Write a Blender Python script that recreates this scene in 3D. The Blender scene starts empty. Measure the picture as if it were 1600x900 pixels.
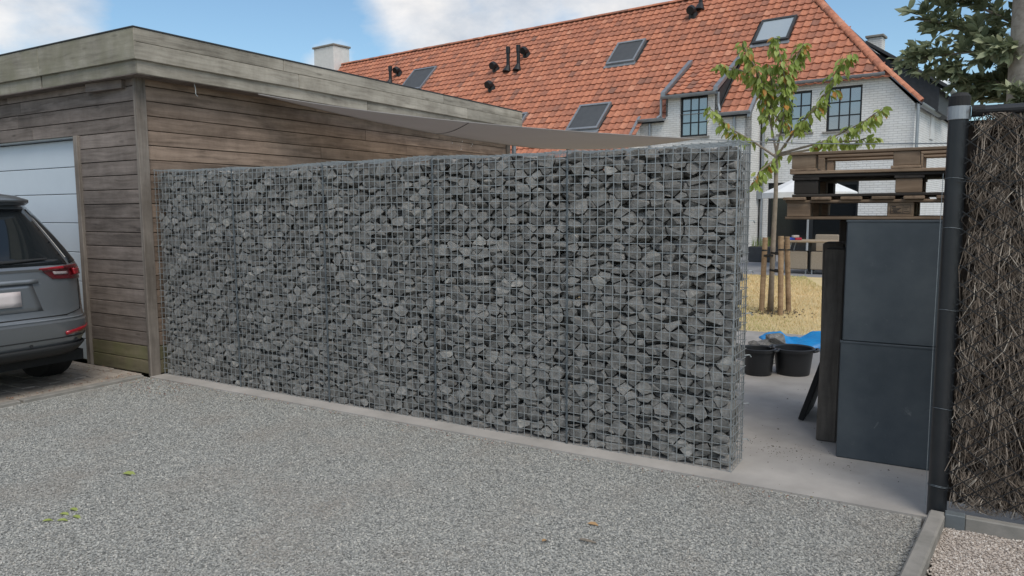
import bpy, bmesh, math, random
import numpy as np
from mathutils import Vector, Matrix
random.seed(7)
rng = np.random.default_rng(11)
R = math.radians
PI = math.pi
scene = bpy.context.scene

# ------------------------------------------------------------------ camera
cam_d = bpy.data.cameras.new('camera')
cam = bpy.data.objects.new('camera', cam_d)
scene.collection.objects.link(cam)
scene.camera = cam
CAM = Vector((1.0045, -3.9935, 1.4451))
yaw, pitch, roll = 0.5390, 0.1043, -0.0052
fw = Vector((-math.sin(yaw)*math.cos(pitch), math.cos(yaw)*math.cos(pitch), -math.sin(pitch)))
rt = Vector((math.cos(yaw), math.sin(yaw), 0.0))
up = rt.cross(fw)
rt2 = rt*math.cos(roll) + up*math.sin(roll)
up2 = up*math.cos(roll) - rt*math.sin(roll)
cm = Matrix((rt2, up2, -fw)).transposed().to_4x4()
cm.translation = CAM
cam.matrix_world = cm
cam_d.sensor_width = 36.0
cam_d.lens = 1159.84/1600*36
cam_d.clip_start = 0.05
cam_d.clip_end = 2000

# ------------------------------------------------------------------ sky, sun, exposure
SUN_EL, SUN_AZ = R(55), R(130)          # azimuth measured clockwise from +Y
world = bpy.data.worlds.new('World'); scene.world = world; world.use_nodes = True
wn = world.node_tree; wn.nodes.clear()
def nd(nt, typ, **kw):
    n = nt.nodes.new(typ)
    for k, v in kw.items():
        if k.startswith('_'): setattr(n, k[1:], v)
    for k, v in kw.items():
        if k.startswith('_'): continue
        key = int(k[1:]) if (k[0] == 'i' and k[1:].isdigit()) else k.replace('__', ' ')
        if isinstance(v, bpy.types.NodeSocket): nt.links.new(v, n.inputs[key])
        else: n.inputs[key].default_value = v
    return n
def mix(nt, fac, a, b, blend='MIX'):
    n = nt.nodes.new('ShaderNodeMix'); n.data_type = 'RGBA'; n.blend_type = blend
    for i, v in ((0, fac), (6, a), (7, b)):
        if isinstance(v, bpy.types.NodeSocket): nt.links.new(v, n.inputs[i])
        else: n.inputs[i].default_value = v
    return n.outputs[2]
def mth(nt, op, a, b=0.0, c=None, clamp=False):
    n = nt.nodes.new('ShaderNodeMath'); n.operation = op; n.use_clamp = clamp
    for i, v in enumerate((a, b, c)):
        if v is None: continue
        if isinstance(v, bpy.types.NodeSocket): nt.links.new(v, n.inputs[i])
        else: n.inputs[i].default_value = v
    return n.outputs[0]
def ramp(nt, fac, stops, interp='LINEAR'):
    n = nt.nodes.new('ShaderNodeValToRGB'); n.color_ramp.interpolation = interp
    e = n.color_ramp.elements
    while len(e) < len(stops): e.new(0.5)
    for el, (p, c) in zip(e, stops):
        el.position = p; el.color = c if len(c) == 4 else (*c, 1)
    nt.links.new(fac, n.inputs[0])
    return n.outputs[0]
sky = nd(wn, 'ShaderNodeTexSky', _sky_type='NISHITA', _sun_disc=False, _sun_elevation=SUN_EL, _sun_rotation=SUN_AZ,
         _altitude=20, _air_density=1.0, _dust_density=1.2, _ozone_density=1.6)
tc = nd(wn, 'ShaderNodeTexCoord')
mp = nd(wn, 'ShaderNodeMapping', Vector=tc.outputs['Generated'], Scale=(1, 1, 1.9), Location=(0.3, 0.15, 0.0))
n1 = nd(wn, 'ShaderNodeTexNoise', Vector=mp.outputs[0], Scale=3.2, Detail=9, Roughness=0.58, Distortion=0.25)
dens = n1.outputs['Fac']
def blob(d, width, gain):
    dv = nd(wn, 'ShaderNodeVectorMath', _operation='DISTANCE', i0=tc.outputs['Generated'], i1=d)
    x = mth(wn, 'DIVIDE', dv.outputs['Value'], width)
    return mth(wn, 'MULTIPLY', mth(wn, 'SUBTRACT', 1.0, x, clamp=True), gain)
for d, wd, g in (((-.875, .43, .245), .11, .20), ((-.845, .49, .205), .06, .20), ((-.62, .75, .245), .10, .26),
                 ((-.545, .805, .235), .12, .24), ((-.40, .87, .30), .16, .20), ((-.024, .989, .140), .035, .50), ((-.69, .70, .185), .045, .34), ((-.77, .61, .20), .26, -.34), ((-.06, .98, .22), .30, -.34)):
    dens = mth(wn, 'ADD', dens, blob(d, wd, g))
cl = ramp(wn, dens, [(0.42, (0, 0, 0)), (0.62, (.7, .7, .7)), (0.86, (1, 1, 1))])
n2 = nd(wn, 'ShaderNodeTexNoise', Vector=mp.outputs[0], Scale=7.0, Detail=8, Roughness=0.6)
ccol = ramp(wn, n2.outputs['Fac'], [(0.34, (3.9, 3.95, 4.1)), (0.64, (6.6, 6.15, 5.7))])
skycol = mix(wn, cl, mix(wn, 1.0, sky.outputs[0], (.80, .92, .92, 1), 'MULTIPLY'), ccol)
bg = nd(wn, 'ShaderNodeBackground', Color=skycol, Strength=0.11)
wo = nd(wn, 'ShaderNodeOutputWorld', Surface=bg.outputs[0])

sun_d = bpy.data.lights.new('sun', 'SUN'); sun_d.energy = 1.3; sun_d.angle = R(30); sun_d.color = (1.0, 0.93, 0.83)
sun = bpy.data.objects.new('sun', sun_d); scene.collection.objects.link(sun)
sdir = Vector((math.sin(SUN_AZ)*math.cos(SUN_EL), math.cos(SUN_AZ)*math.cos(SUN_EL), math.sin(SUN_EL)))
sun.rotation_euler = sdir.to_track_quat('Z', 'Y').to_euler()
sun.location = (0, 0, 30)
vs = scene.view_settings
vs.view_transform = 'Standard'; vs.look = 'None'; vs.exposure = 0.62; vs.gamma = 1.0; vs.use_curve_mapping = False

# ------------------------------------------------------------------ helpers
col = scene.collection
class MB:
    def __init__(s): s.v = []; s.f = []; s.t = []; s.ft = []
    def add(s, vs_, fs_, tone=None):
        b = len(s.v); s.v += [tuple(p) for p in vs_]; s.f += [tuple(i+b for i in f) for f in fs_]
        if tone is not None: s.t += [tone]*len(vs_)
        return s
    def box(s, x0, x1, y0, y1, z0, z1, tone=None):
        return s.add([(x0,y0,z0),(x1,y0,z0),(x1,y1,z0),(x0,y1,z0),(x0,y0,z1),(x1,y0,z1),(x1,y1,z1),(x0,y1,z1)],
                     [(0,3,2,1),(4,5,6,7),(0,1,5,4),(1,2,6,5),(2,3,7,6),(3,0,4,7)], tone)
    def cbox(s, x0, x1, y0, y1, z0, z1, b=0.004, tone=None):
        lo = (x0,y0,z0); hi = (x1,y1,z1); idx = {}; vs_ = []
        for k in range(8):
            sg = [(k >> a) & 1 for a in range(3)]
            for a in range(3):
                p = [0,0,0]
                for j in range(3):
                    e = hi[j] if sg[j] else lo[j]
                    p[j] = e if j == a else (e - b if sg[j] else e + b)
                idx[(k,a)] = len(vs_); vs_.append(p)
        fs_ = []
        for a in range(3):
            o = [j for j in range(3) if j != a]
            for side in (0,1):
                ks = []
                for q in ((0,0),(1,0),(1,1),(0,1)):
                    ks.append((side << a) | (q[0] << o[0]) | (q[1] << o[1]))
                fs_.append([idx[(k,a)] for k in ks])
        for a in range(3):          # edges along axis a
            o = [j for j in range(3) if j != a]
            for q in range(4):
                k0 = ((q & 1) << o[0]) | ((q >> 1) << o[1]); k1 = k0 | (1 << a)
                fs_.append([idx[(k0,o[0])], idx[(k0,o[1])], idx[(k1,o[1])], idx[(k1,o[0])]])
        for k in range(8): fs_.append([idx[(k,0)], idx[(k,1)], idx[(k,2)]])
        return s.add(vs_, fs_, tone)
    def tube(s, pts, r, n=6, tone=None, cap=True):
        pts = [Vector(p) for p in pts]
        rs = r if isinstance(r, (list, tuple)) else [r]*len(pts)
        vs_ = []; fs_ = []
        d = (pts[1]-pts[0]).normalized()
        a = d.orthogonal().normalized()
        for i, p in enumerate(pts):
            d = (pts[min(i+1, len(pts)-1)] - pts[max(i-1, 0)]).normalized()
            a = (a - d*a.dot(d))
            a = a.normalized() if a.length > 1e-6 else d.orthogonal().normalized()
            b = d.cross(a)
            for k in range(n):
                t = 2*PI*k/n
                vs_.append(p + (a*math.cos(t) + b*math.sin(t))*rs[i])
        for i in range(len(pts)-1):
            for k in range(n):
                fs_.append((i*n+k, i*n+(k+1)%n, (i+1)*n+(k+1)%n, (i+1)*n+k))
        if cap:
            fs_.append(tuple(range(n-1, -1, -1))); fs_.append(tuple(range((len(pts)-1)*n, len(pts)*n)))
        return s.add(vs_, fs_, tone)
    def wire(s, p0, p1, r):      # cheap square wire
        p0 = Vector(p0); p1 = Vector(p1); d = (p1-p0).normalized(); a = d.orthogonal().normalized(); b = d.cross(a)
        vs_ = [p + (a*x + b*y)*r for p in (p0, p1) for x, y in ((1,0),(0,1),(-1,0),(0,-1))]
        return s.add(vs_, [(0,1,5,4),(1,2,6,5),(2,3,7,6),(3,0,4,7)])
    def prism(s, poly, axis, a0, a1, tone=None):   # poly of 2D points, extruded along axis 0/1/2
        n = len(poly)
        def P(q, h):
            return {0: (h, q[0], q[1]), 1: (q[0], h, q[1]), 2: (q[0], q[1], h)}[axis]
        vs_ = [P(q, a0) for q in poly] + [P(q, a1) for q in poly]
        return s.add(vs_, [tuple(range(n-1,-1,-1)), tuple(range(n,2*n))] + [(k,(k+1)%n,n+(k+1)%n,n+k) for k in range(n)], tone)
    def lathe(s, prof, c=(0,0,0), n=24):
        vs_ = [(c[0]+r*math.cos(2*PI*k/n), c[1]+r*math.sin(2*PI*k/n), c[2]+z) for r, z in prof for k in range(n)]
        fs_ = [(i*n+k, i*n+(k+1)%n, (i+1)*n+(k+1)%n, (i+1)*n+k) for i in range(len(prof)-1) for k in range(n)]
        return s.add(vs_, fs_)
    def mesh(s, name, fix=True, smooth=False):
        me = bpy.data.meshes.new(name); me.from_pydata(s.v, [], s.f)
        if s.t and len(s.t) == len(s.v):
            at = me.attributes.new('tone', 'FLOAT', 'POINT'); at.data.foreach_set('value', s.t)
        if s.ft and len(s.ft) == len(s.f):
            at = me.attributes.new('tone', 'FLOAT', 'FACE'); at.data.foreach_set('value', s.ft)
        if fix:
            bm = bmesh.new(); bm.from_mesh(me); bmesh.ops.recalc_face_normals(bm, faces=bm.faces); bm.to_mesh(me); bm.free()
        if smooth: me.polygons.foreach_set('use_smooth', [True]*len(me.polygons))
        me.update()
        return me
    def build(s, name, mat, parent=None, fix=True, smooth=False, loc=None, rot=None):
        return ob(name, s.mesh(name, fix, smooth), mat, parent, loc, rot)
def ob(name, me, mat, parent=None, loc=None, rot=None):
    o = bpy.data.objects.new(name, me); col.objects.link(o)
    if mat is not None and len(me.materials) == 0: me.materials.append(mat)
    if parent is not None: o.parent = parent
    if loc is not None: o.location = loc
    if rot is not None: o.rotation_euler = rot
    return o
def tag(o, label, cat, group=None, kind=None):
    o['label'] = label; o['category'] = cat
    if group: o['group'] = group
    if kind: o['kind'] = kind
    return o
def thing(name, label, cat, loc=(0,0,0), rotz=0.0, group=None):
    o = bpy.data.objects.new(name, None); col.objects.link(o)
    o.location = loc; o.rotation_euler = (0,0,rotz); o.empty_display_size = .2
    return tag(o, label, cat, group)
def struct(o): o['kind'] = 'structure'; return o
def smooth_auto(o, ang=40):
    me = o.data
    bm = bmesh.new(); bm.from_mesh(me)
    for f in bm.faces: f.smooth = True
    for e in bm.edges: e.smooth = (len(e.link_faces) == 2 and e.calc_face_angle(9) < R(ang))
    bm.to_mesh(me); bm.free(); return o

# ------------------------------------------------------------------ materials
def newmat(name):
    m = bpy.data.materials.new(name); m.use_nodes = True
    nt = m.node_tree; nt.nodes.clear()
    out = nt.nodes.new('ShaderNodeOutputMaterial'); p = nt.nodes.new('ShaderNodeBsdfPrincipled')
    nt.links.new(p.outputs[0], out.inputs[0])
    return m, nt, p
def coords(nt, scale=(1,1,1), rand=False):
    t = nd(nt, 'ShaderNodeTexCoord'); v = t.outputs['Object']
    if rand:
        oi = nd(nt, 'ShaderNodeObjectInfo')
        off = nd(nt, 'ShaderNodeCombineXYZ', X=mth(nt,'MULTIPLY',oi.outputs['Random'],37.0), Y=mth(nt,'MULTIPLY',oi.outputs['Random'],91.0), Z=mth(nt,'MULTIPLY',oi.outputs['Random'],53.0))
        v = nd(nt, 'ShaderNodeVectorMath', _operation='ADD', i0=v, i1=off.outputs[0]).outputs[0]
    return nd(nt, 'ShaderNodeMapping', Vector=v, Scale=scale).outputs[0]
def bump(nt, p, h, strength=.3, dist=.01):
    b = nd(nt, 'ShaderNodeBump', Height=h, Strength=strength, Distance=dist); nt.links.new(b.outputs[0], p.inputs['Normal'])
def pmat(name, c1, c2=None, scale=5, stretch=(1,1,1), rough=.75, metal=0, bmp=.2, bscale=40, bdist=.004, rand=0.0, spec=.4, coat=0, detail=5):
    m, nt, p = newmat(name)
    v = coords(nt, stretch, rand > 0)
    nz = nd(nt, 'ShaderNodeTexNoise', Vector=v, Scale=scale, Detail=detail, Roughness=.6)
    c2 = c2 or tuple(x*.75 for x in c1)
    c = ramp(nt, nz.outputs['Fac'], [(.33, c1), (.67, c2)])
    if rand > 0:
        oi = nd(nt, 'ShaderNodeObjectInfo')
        k = mth(nt, 'MULTIPLY_ADD', oi.outputs['Random'], 2*rand, 1-rand)
        c = mix(nt, 1.0, c, nd(nt, 'ShaderNodeCombineColor', i0=k, i1=k, i2=k).outputs[0], 'MULTIPLY')
    nt.links.new(c, p.inputs['Base Color'])
    p.inputs['Roughness'].default_value = rough; p.inputs['Metallic'].default_value = metal
    p.inputs['Specular IOR Level'].default_value = spec; p.inputs['Coat Weight'].default_value = coat
    if bmp > 0:
        nb = nd(nt, 'ShaderNodeTexNoise', Vector=v, Scale=bscale, Detail=4, Roughness=.65)
        bump(nt, p, nb.outputs['Fac'], bmp, bdist)
    return m
def tonemat(name, stops, rough=.85, bscale=60, bmp=.5, bdist=.006, mottle=.35, mscale=14, spec=.3, objrand=False, dust=None):
    m, nt, p = newmat(name)
    v = coords(nt)
    if objrand: tone = nd(nt, 'ShaderNodeObjectInfo').outputs['Random']
    else: tone = nd(nt, 'ShaderNodeAttribute', _attribute_name='tone').outputs['Fac']
    c = ramp(nt, tone, stops)
    nz = nd(nt, 'ShaderNodeTexNoise', Vector=v, Scale=mscale, Detail=6, Roughness=.65)
    g = ramp(nt, nz.outputs['Fac'], [(.3, (1-mottle,)*3), (.7, (1+mottle*.6,)*3)])
    c = mix(nt, 1.0, c, g, 'MULTIPLY')
    if dust:
        ge = nd(nt, 'ShaderNodeNewGeometry')
        dn = nd(nt, 'ShaderNodeTexNoise', Vector=ge.outputs['Position'], Scale=1.7, Detail=7, Roughness=.62)
        c = mix(nt, mth(nt,'MULTIPLY',ramp(nt, dn.outputs['Fac'], [(.48,(0,0,0)),(.68,(1,1,1))]),.55), c, (*dust,1))
    nt.links.new(c, p.inputs['Base Color'])
    p.inputs['Roughness'].default_value = rough; p.inputs['Specular IOR Level'].default_value = spec
    nb = nd(nt, 'ShaderNodeTexNoise', Vector=v, Scale=bscale, Detail=5, Roughness=.7)
    bump(nt, p, nb.outputs['Fac'], bmp, bdist)
    return m
def woodmat(name, c1, c2, dark, rand=.18, grain=1.0, green=None, rough=.8):
    # boards run along local X
    m, nt, p = newmat(name)
    v = coords(nt, (1,1,1), True)
    g1 = nd(nt, 'ShaderNodeMapping', Vector=v, Scale=(1.3, 30, 30)).outputs[0]
    warp = nd(nt, 'ShaderNodeTexNoise', Vector=nd(nt,'ShaderNodeMapping',Vector=v,Scale=(2.2,7,7)).outputs[0], Scale=1.0, Detail=3)
    g1 = nd(nt, 'ShaderNodeVectorMath', _operation='ADD', i0=g1, i1=nd(nt,'ShaderNodeVectorMath',_operation='SCALE',i0=warp.outputs['Color'],Scale=2.2).outputs[0]).outputs[0]
    nz = nd(nt, 'ShaderNodeTexNoise', Vector=g1, Scale=1.0, Detail=6, Roughness=.62)
    big = nd(nt, 'ShaderNodeTexNoise', Vector=nd(nt,'ShaderNodeMapping',Vector=v,Scale=(1.1,3,3)).outputs[0], Scale=1.0, Detail=4)
    c = ramp(nt, nz.outputs['Fac'], [(.30, dark), (.48, c1), (.68, c2)])
    c = mix(nt, .42, c, ramp(nt, big.outputs['Fac'], [(.35, tuple(x*.62 for x in c1)), (.65, tuple(min(1,x*1.15) for x in c2))]))
    kn = nd(nt, 'ShaderNodeTexVoronoi', Vector=nd(nt,'ShaderNodeMapping',Vector=v,Scale=(2.3,8.5,8.5)).outputs[0], Scale=1.0, Randomness=1.0)
    kf = ramp(nt, kn.outputs['Distance'], [(.05, (1,1,1)), (.14, (0,0,0))])
    c = mix(nt, mth(nt,'MULTIPLY',kf,.55), c, (*[x*.7 for x in dark], 1))
    sn = nd(nt, 'ShaderNodeTexNoise', Vector=nd(nt,'ShaderNodeMapping',Vector=v,Scale=(3.1,1.6,1.6)).outputs[0], Scale=1.0, Detail=7, Roughness=.7)
    c = mix(nt, 1.0, c, ramp(nt, sn.outputs['Fac'], [(.34,(.76,.75,.74)),(.60,(1.06,1.06,1.06))]), 'MULTIPLY')
    if green:
        gz = nd(nt, 'ShaderNodeTexNoise', Vector=nd(nt,'ShaderNodeMapping',Vector=v,Scale=(5,4,4)).outputs[0], Scale=1.0, Detail=5)
        c = mix(nt, mth(nt,'MULTIPLY',ramp(nt, gz.outputs['Fac'], [(.38,(0,0,0)),(.66,(1,1,1))]), .62), c, (*green, 1))
    oi = nd(nt, 'ShaderNodeObjectInfo')
    k = mth(nt, 'MULTIPLY_ADD', oi.outputs['Random'], 2*rand, 1-rand)
    c = mix(nt, 1.0, c, nd(nt, 'ShaderNodeCombineColor', i0=k, i1=k, i2=k).outputs[0], 'MULTIPLY')
    nt.links.new(c, p.inputs['Base Color']); p.inputs['Roughness'].default_value = rough; p.inputs['Specular IOR Level'].default_value = .25
    bump(nt, p, nz.outputs['Fac'], .45*grain, .004)
    return m
m_wood = woodmat('cladding_wood', (.172,.142,.124), (.27,.225,.20), (.055,.044,.038))
m_woodside = woodmat('cladding_wood_side', (.225,.165,.127), (.345,.26,.203), (.075,.054,.042), rand=.18)
m_woodlow = woodmat('cladding_wood_algae', (.15,.13,.085), (.22,.185,.125), (.07,.058,.038), green=(.13,.13,.06))
m_fasc = woodmat('fascia_wood', (.335,.305,.255), (.46,.42,.355), (.15,.13,.105), rand=.08)
m_fascg = woodmat('fascia_wood_algae', (.265,.245,.20), (.37,.345,.285), (.12,.108,.085), rand=.08, green=(.20,.19,.13))
m_trim = woodmat('trim_wood', (.185,.158,.135), (.27,.235,.205), (.09,.072,.06), rand=.1)
m_pallet = woodmat('pallet_wood', (.20,.14,.094), (.30,.215,.148), (.075,.05,.034), rand=.3)
m_palletl = woodmat('pallet_wood_pale', (.24,.17,.115), (.33,.25,.175), (.11,.07,.045), rand=.2)
m_palletd = woodmat('pallet_wood_black', (.032,.028,.025), (.055,.048,.042), (.015,.013,.012), rand=.2)
m_sleep = woodmat('tarred_wood', (.095,.083,.072), (.15,.132,.115), (.04,.034,.03), rand=.2)
m_stake = woodmat('stake_wood', (.30,.20,.12), (.42,.30,.19), (.16,.10,.06), rand=.12)
m_pole = woodmat('pole_wood', (.37,.32,.27), (.50,.44,.38), (.18,.15,.12), rand=.05)
m_dark = pmat('dark_interior', (.012,.012,.012), bmp=0)
m_metal = pmat('zinc', (.36,.38,.40), (.28,.30,.32), scale=6, rough=.45, metal=.7, bmp=.05)
m_wire = pmat('galvanised_wire', (.42,.44,.445), (.31,.33,.335), scale=30, rough=.5, metal=.55, bmp=0)
m_blackpost = pmat('black_coated_steel', (.012,.014,.017), (.020,.022,.025), scale=8, rough=.38, bmp=.06, bscale=25, spec=.5)
m_stone = tonemat('basalt_stone', [(0,(.165,.157,.146)), (.45,(.285,.272,.254)), (.8,(.37,.352,.328)), (1,(.47,.445,.405))], bscale=38, bmp=1.0, bdist=.014, mottle=.42, mscale=22)
m_concrete = pmat('concrete_slab', (.43,.40,.37), (.30,.28,.258), scale=2.0, rough=.9, bmp=.25, bscale=90, bdist=.002, detail=8)
m_kerb = pmat('concrete_kerb', (.30,.28,.255), (.21,.20,.18), scale=9, rough=.92, bmp=.5, bscale=120, bdist=.002, detail=8)
def gravelmat(name, stops, tint):
    m, nt, p = newmat(name)
    v = coords(nt)
    vo = nd(nt, 'ShaderNodeTexVoronoi', Vector=v, Scale=110, Randomness=1)
    c = ramp(nt, nd(nt,'ShaderNodeSeparateColor',i0=vo.outputs['Color']).outputs[0], stops)
    big = nd(nt, 'ShaderNodeTexNoise', Vector=v, Scale=1.3, Detail=6, Roughness=.6)
    c = mix(nt, mth(nt,'MULTIPLY',ramp(nt,big.outputs['Fac'],[(.5,(0,0,0)),(.75,(1,1,1))]),.35), c, (*tint,1))
    nt.links.new(c, p.inputs['Base Color']); p.inputs['Roughness'].default_value = .9; p.inputs['Specular IOR Level'].default_value = .25
    bump(nt, p, vo.outputs['Distance'], .8, .006)
    return m
GST = [(0,(.16,.163,.157)), (.35,(.30,.30,.282)), (.75,(.41,.405,.378)), (.93,(.50,.485,.445)), (1,(.60,.565,.505))]
GPK = [(0,(.26,.22,.19)), (.4,(.45,.385,.335)), (.8,(.58,.51,.45)), (1,(.70,.65,.59))]
m_gravel = gravelmat('gravel_bed', GST, (.22,.19,.16))
m_gravelp = gravelmat('pink_gravel_bed', GPK, (.33,.27,.22))
m_chip = tonemat('gravel_chip', GST, objrand=True, dust=(.30,.265,.23), bscale=300, bmp=.2, bdist=.001, mottle=.2, mscale=200)
m_chipp = tonemat('pink_gravel_chip', GPK, objrand=True, bscale=300, bmp=.2, bdist=.001, mottle=.2, mscale=200)
m_paver = pmat('clay_paver', (.36,.315,.27), (.28,.24,.205), scale=12, rough=.9, bmp=.4, bscale=110, bdist=.002, rand=.16)
m_soil = pmat('joint_soil', (.10,.085,.065), (.065,.05,.04), scale=40, rough=1, bmp=.5, bscale=120)
m_tile = tonemat('clay_tile', [(0,(.25,.125,.092)), (.18,(.37,.155,.10)), (.6,(.47,.185,.112)), (.88,(.53,.212,.125)), (1,(.55,.25,.16))], bscale=35, bmp=.3, bdist=.004, mottle=.28, mscale=9, rough=.8)
m_tileo = tonemat('clay_tile_single', [(0,(.25,.125,.092)), (.18,(.37,.155,.10)), (.6,(.47,.185,.112)), (.88,(.53,.212,.125)), (1,(.55,.25,.16))], bscale=35, bmp=.3, bdist=.004, mottle=.28, mscale=9, rough=.8, objrand=True)
def brickmat():
    m, nt, p = newmat('white_painted_brick')
    t = nd(nt, 'ShaderNodeTexCoord'); s = nd(nt, 'ShaderNodeSeparateXYZ', i0=t.outputs['Object'])
    v = nd(nt, 'ShaderNodeCombineXYZ', X=mth(nt,'ADD',s.outputs[0],s.outputs[1]), Y=s.outputs[2]).outputs[0]
    br = nd(nt, 'ShaderNodeTexBrick', Vector=v, Scale=1.0, Color1=(.80,.79,.77,1), Color2=(.75,.74,.72,1), Mortar=(.60,.59,.575,1))
    br.inputs['Mortar Size'].default_value = .008; br.inputs['Brick Width'].default_value = .22; br.inputs['Row Height'].default_value = .068; br.inputs['Mortar Smooth'].default_value = .4
    nz = nd(nt, 'ShaderNodeTexNoise', Vector=t.outputs['Object'], Scale=1.4, Detail=7, Roughness=.65)
    c = mix(nt, 1.0, br.outputs['Color'], ramp(nt, nz.outputs['Fac'], [(.3,(.86,.85,.83)),(.65,(1.03,1.03,1.03))]), 'MULTIPLY')
    nt.links.new(c, p.inputs['Base Color']); p.inputs['Roughness'].default_value = .85; p.inputs['Specular IOR Level'].default_value = .2
    h = mth(nt, 'SUBTRACT', mth(nt,'MULTIPLY',nd(nt,'ShaderNodeTexNoise',Vector=t.outputs['Object'],Scale=22,Detail=4).outputs['Fac'],.5), br.outputs['Fac'])
    bump(nt, p, h, .8, .012)
    return m
m_brick = brickmat()
m_white = pmat('white_paint', (.72,.71,.69), (.64,.63,.61), rough=.6, bmp=.05)
m_black = pmat('black_paint', (.018,.019,.021), rough=.45, bmp=0)
m_slate = pmat('dark_slate', (.05,.053,.058), (.035,.037,.04), scale=9, rough=.6, bmp=.3, bscale=20)
def glassmat(name, c, rough=.04, ior=2.0):
    m, nt, p = newmat(name)
    p.inputs['Base Color'].default_value = (*c,1); p.inputs['Roughness'].default_value = rough; p.inputs['IOR'].default_value = ior
    return m
m_pane = glassmat('window_glass', (.10,.13,.16), ior=3.4)
m_blind = pmat('roof_window_blind', (.075,.08,.085), (.06,.064,.07), rough=.55, bmp=0)
m_skypane = glassmat('roof_window_glass', (.30,.36,.40), ior=2.8)
m_door = pmat('garage_door_paint', (.58,.64,.70), (.55,.61,.67), scale=3, rough=.42, bmp=.04, bscale=200)
m_sail = pmat('shade_fabric', (.50,.475,.465), (.465,.44,.43), scale=2, rough=.9, bmp=.1, bscale=350, bdist=.001)
_nt = m_sail.node_tree
_tr = nd(_nt, 'ShaderNodeBsdfTranslucent', Color=(.54,.51,.50,1))
_mx = nd(_nt, 'ShaderNodeMixShader', i0=.45, i1=[n for n in _nt.nodes if n.type == 'BSDF_PRINCIPLED'][0].outputs[0], i2=_tr.outputs[0])
_nt.links.new(_mx.outputs[0], [n for n in _nt.nodes if n.type == 'OUTPUT_MATERIAL'][0].inputs[0])
m_box = pmat('dark_blue_steel', (.036,.048,.060), (.085,.10,.112), scale=2.3, rough=.46, bmp=.05, bscale=14, detail=8, spec=.5)
_nt = m_box.node_tree; _p = [n for n in _nt.nodes if n.type == 'BSDF_PRINCIPLED'][0]
_v = coords(_nt, (1,1,1), True)
_s = nd(_nt, 'ShaderNodeTexNoise', Vector=_v, Scale=16, Detail=9, Roughness=.75, Distortion=.6)
_m = nd(_nt, 'ShaderNodeTexNoise', Vector=_v, Scale=2.1, Detail=3)
_f = mth(_nt, 'MULTIPLY', ramp(_nt, _s.outputs['Fac'], [(.60,(0,0,0)),(.70,(1,1,1))]), ramp(_nt, _m.outputs['Fac'], [(.48,(0,0,0)),(.66,(.7,.7,.7))]))
_nt.links.new(mix(_nt, _f, _p.inputs['Base Color'].links[0].from_socket, (.22,.23,.235,1)), _p.inputs['Base Color'])
_nt.links.new(ramp(_nt, _m.outputs['Fac'], [(.3,(.34,.34,.34)),(.7,(.58,.58,.58))]), _p.inputs['Roughness'])
m_slab = pmat('dark_slab', (.03,.03,.03), (.02,.02,.02), rough=.8, bmp=.3)
m_bucket = pmat('black_plastic', (.018,.019,.021), (.024,.025,.027), rough=.42, bmp=.05)
m_tarp = pmat('blue_tarp', (.012,.33,.74), (.008,.26,.64), scale=4, rough=.35, bmp=.2, bscale=20, spec=.5)
m_rubber = pmat('rubber', (.014,.014,.015), (.02,.02,.02), rough=.75, bmp=.2, bscale=80)
m_lawn = pmat('dry_lawn', (.64,.49,.27), (.52,.42,.215), scale=1.6, rough=.95, bmp=.6, bscale=90, detail=8)
m_patio = pmat('patio_paving', (.24,.24,.25), (.19,.19,.20), scale=3, rough=.85, bmp=.2)
m_ground = pmat('far_ground', (.22,.21,.13), (.17,.17,.10), scale=.3, rough=1, bmp=0)
m_bark = pmat('young_bark', (.30,.25,.20), (.20,.165,.13), scale=14, rough=.9, bmp=.5, bscale=60)
m_wicker = pmat('wicker', (.36,.30,.23), (.27,.22,.165), scale=60, rough=.8, bmp=.5, bscale=90)
m_tabletop = pmat('table_top', (.33,.255,.175), (.27,.205,.14), scale=8, rough=.6, bmp=.1)
m_canvas = pmat('white_canvas', (.78,.78,.77), (.72,.72,.72), rough=.8, bmp=.05)
def leafmat(name, stops, objrand, trans=.35):
    m, nt, p = newmat(name)
    tone = nd(nt,'ShaderNodeObjectInfo').outputs['Random'] if objrand else nd(nt,'ShaderNodeAttribute',_attribute_name='tone').outputs['Fac']
    c = ramp(nt, tone, stops)
    nt.links.new(c, p.inputs['Base Color']); p.inputs['Roughness'].default_value = .5; p.inputs['Specular IOR Level'].default_value = .4
    tr = nd(nt, 'ShaderNodeBsdfTranslucent', Color=c)
    mx = nd(nt, 'ShaderNodeMixShader', i0=trans, i1=p.outputs[0], i2=tr.outputs[0])
    nt.links.new(mx.outputs[0], [n for n in nt.nodes if n.type == 'OUTPUT_MATERIAL'][0].inputs[0])
    return m
LY = [(0,(.19,.25,.05)), (.5,(.30,.39,.09)), (.92,(.42,.48,.15)), (.945,(.48,.24,.06)), (1,(.58,.28,.07))]
LE = [(0,(.13,.16,.09)), (.55,(.25,.285,.17)), (.85,(.36,.39,.24)), (1,(.46,.48,.31))]
m_leafy = leafmat('cherry_leaf', LY, True); m_leafys = leafmat('cherry_leaf_mass', LY, False)
m_leafe = leafmat('evergreen_leaf', LE, True, .3); m_leafes = leafmat('evergreen_leaf_mass', LE, False, .3)

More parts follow.
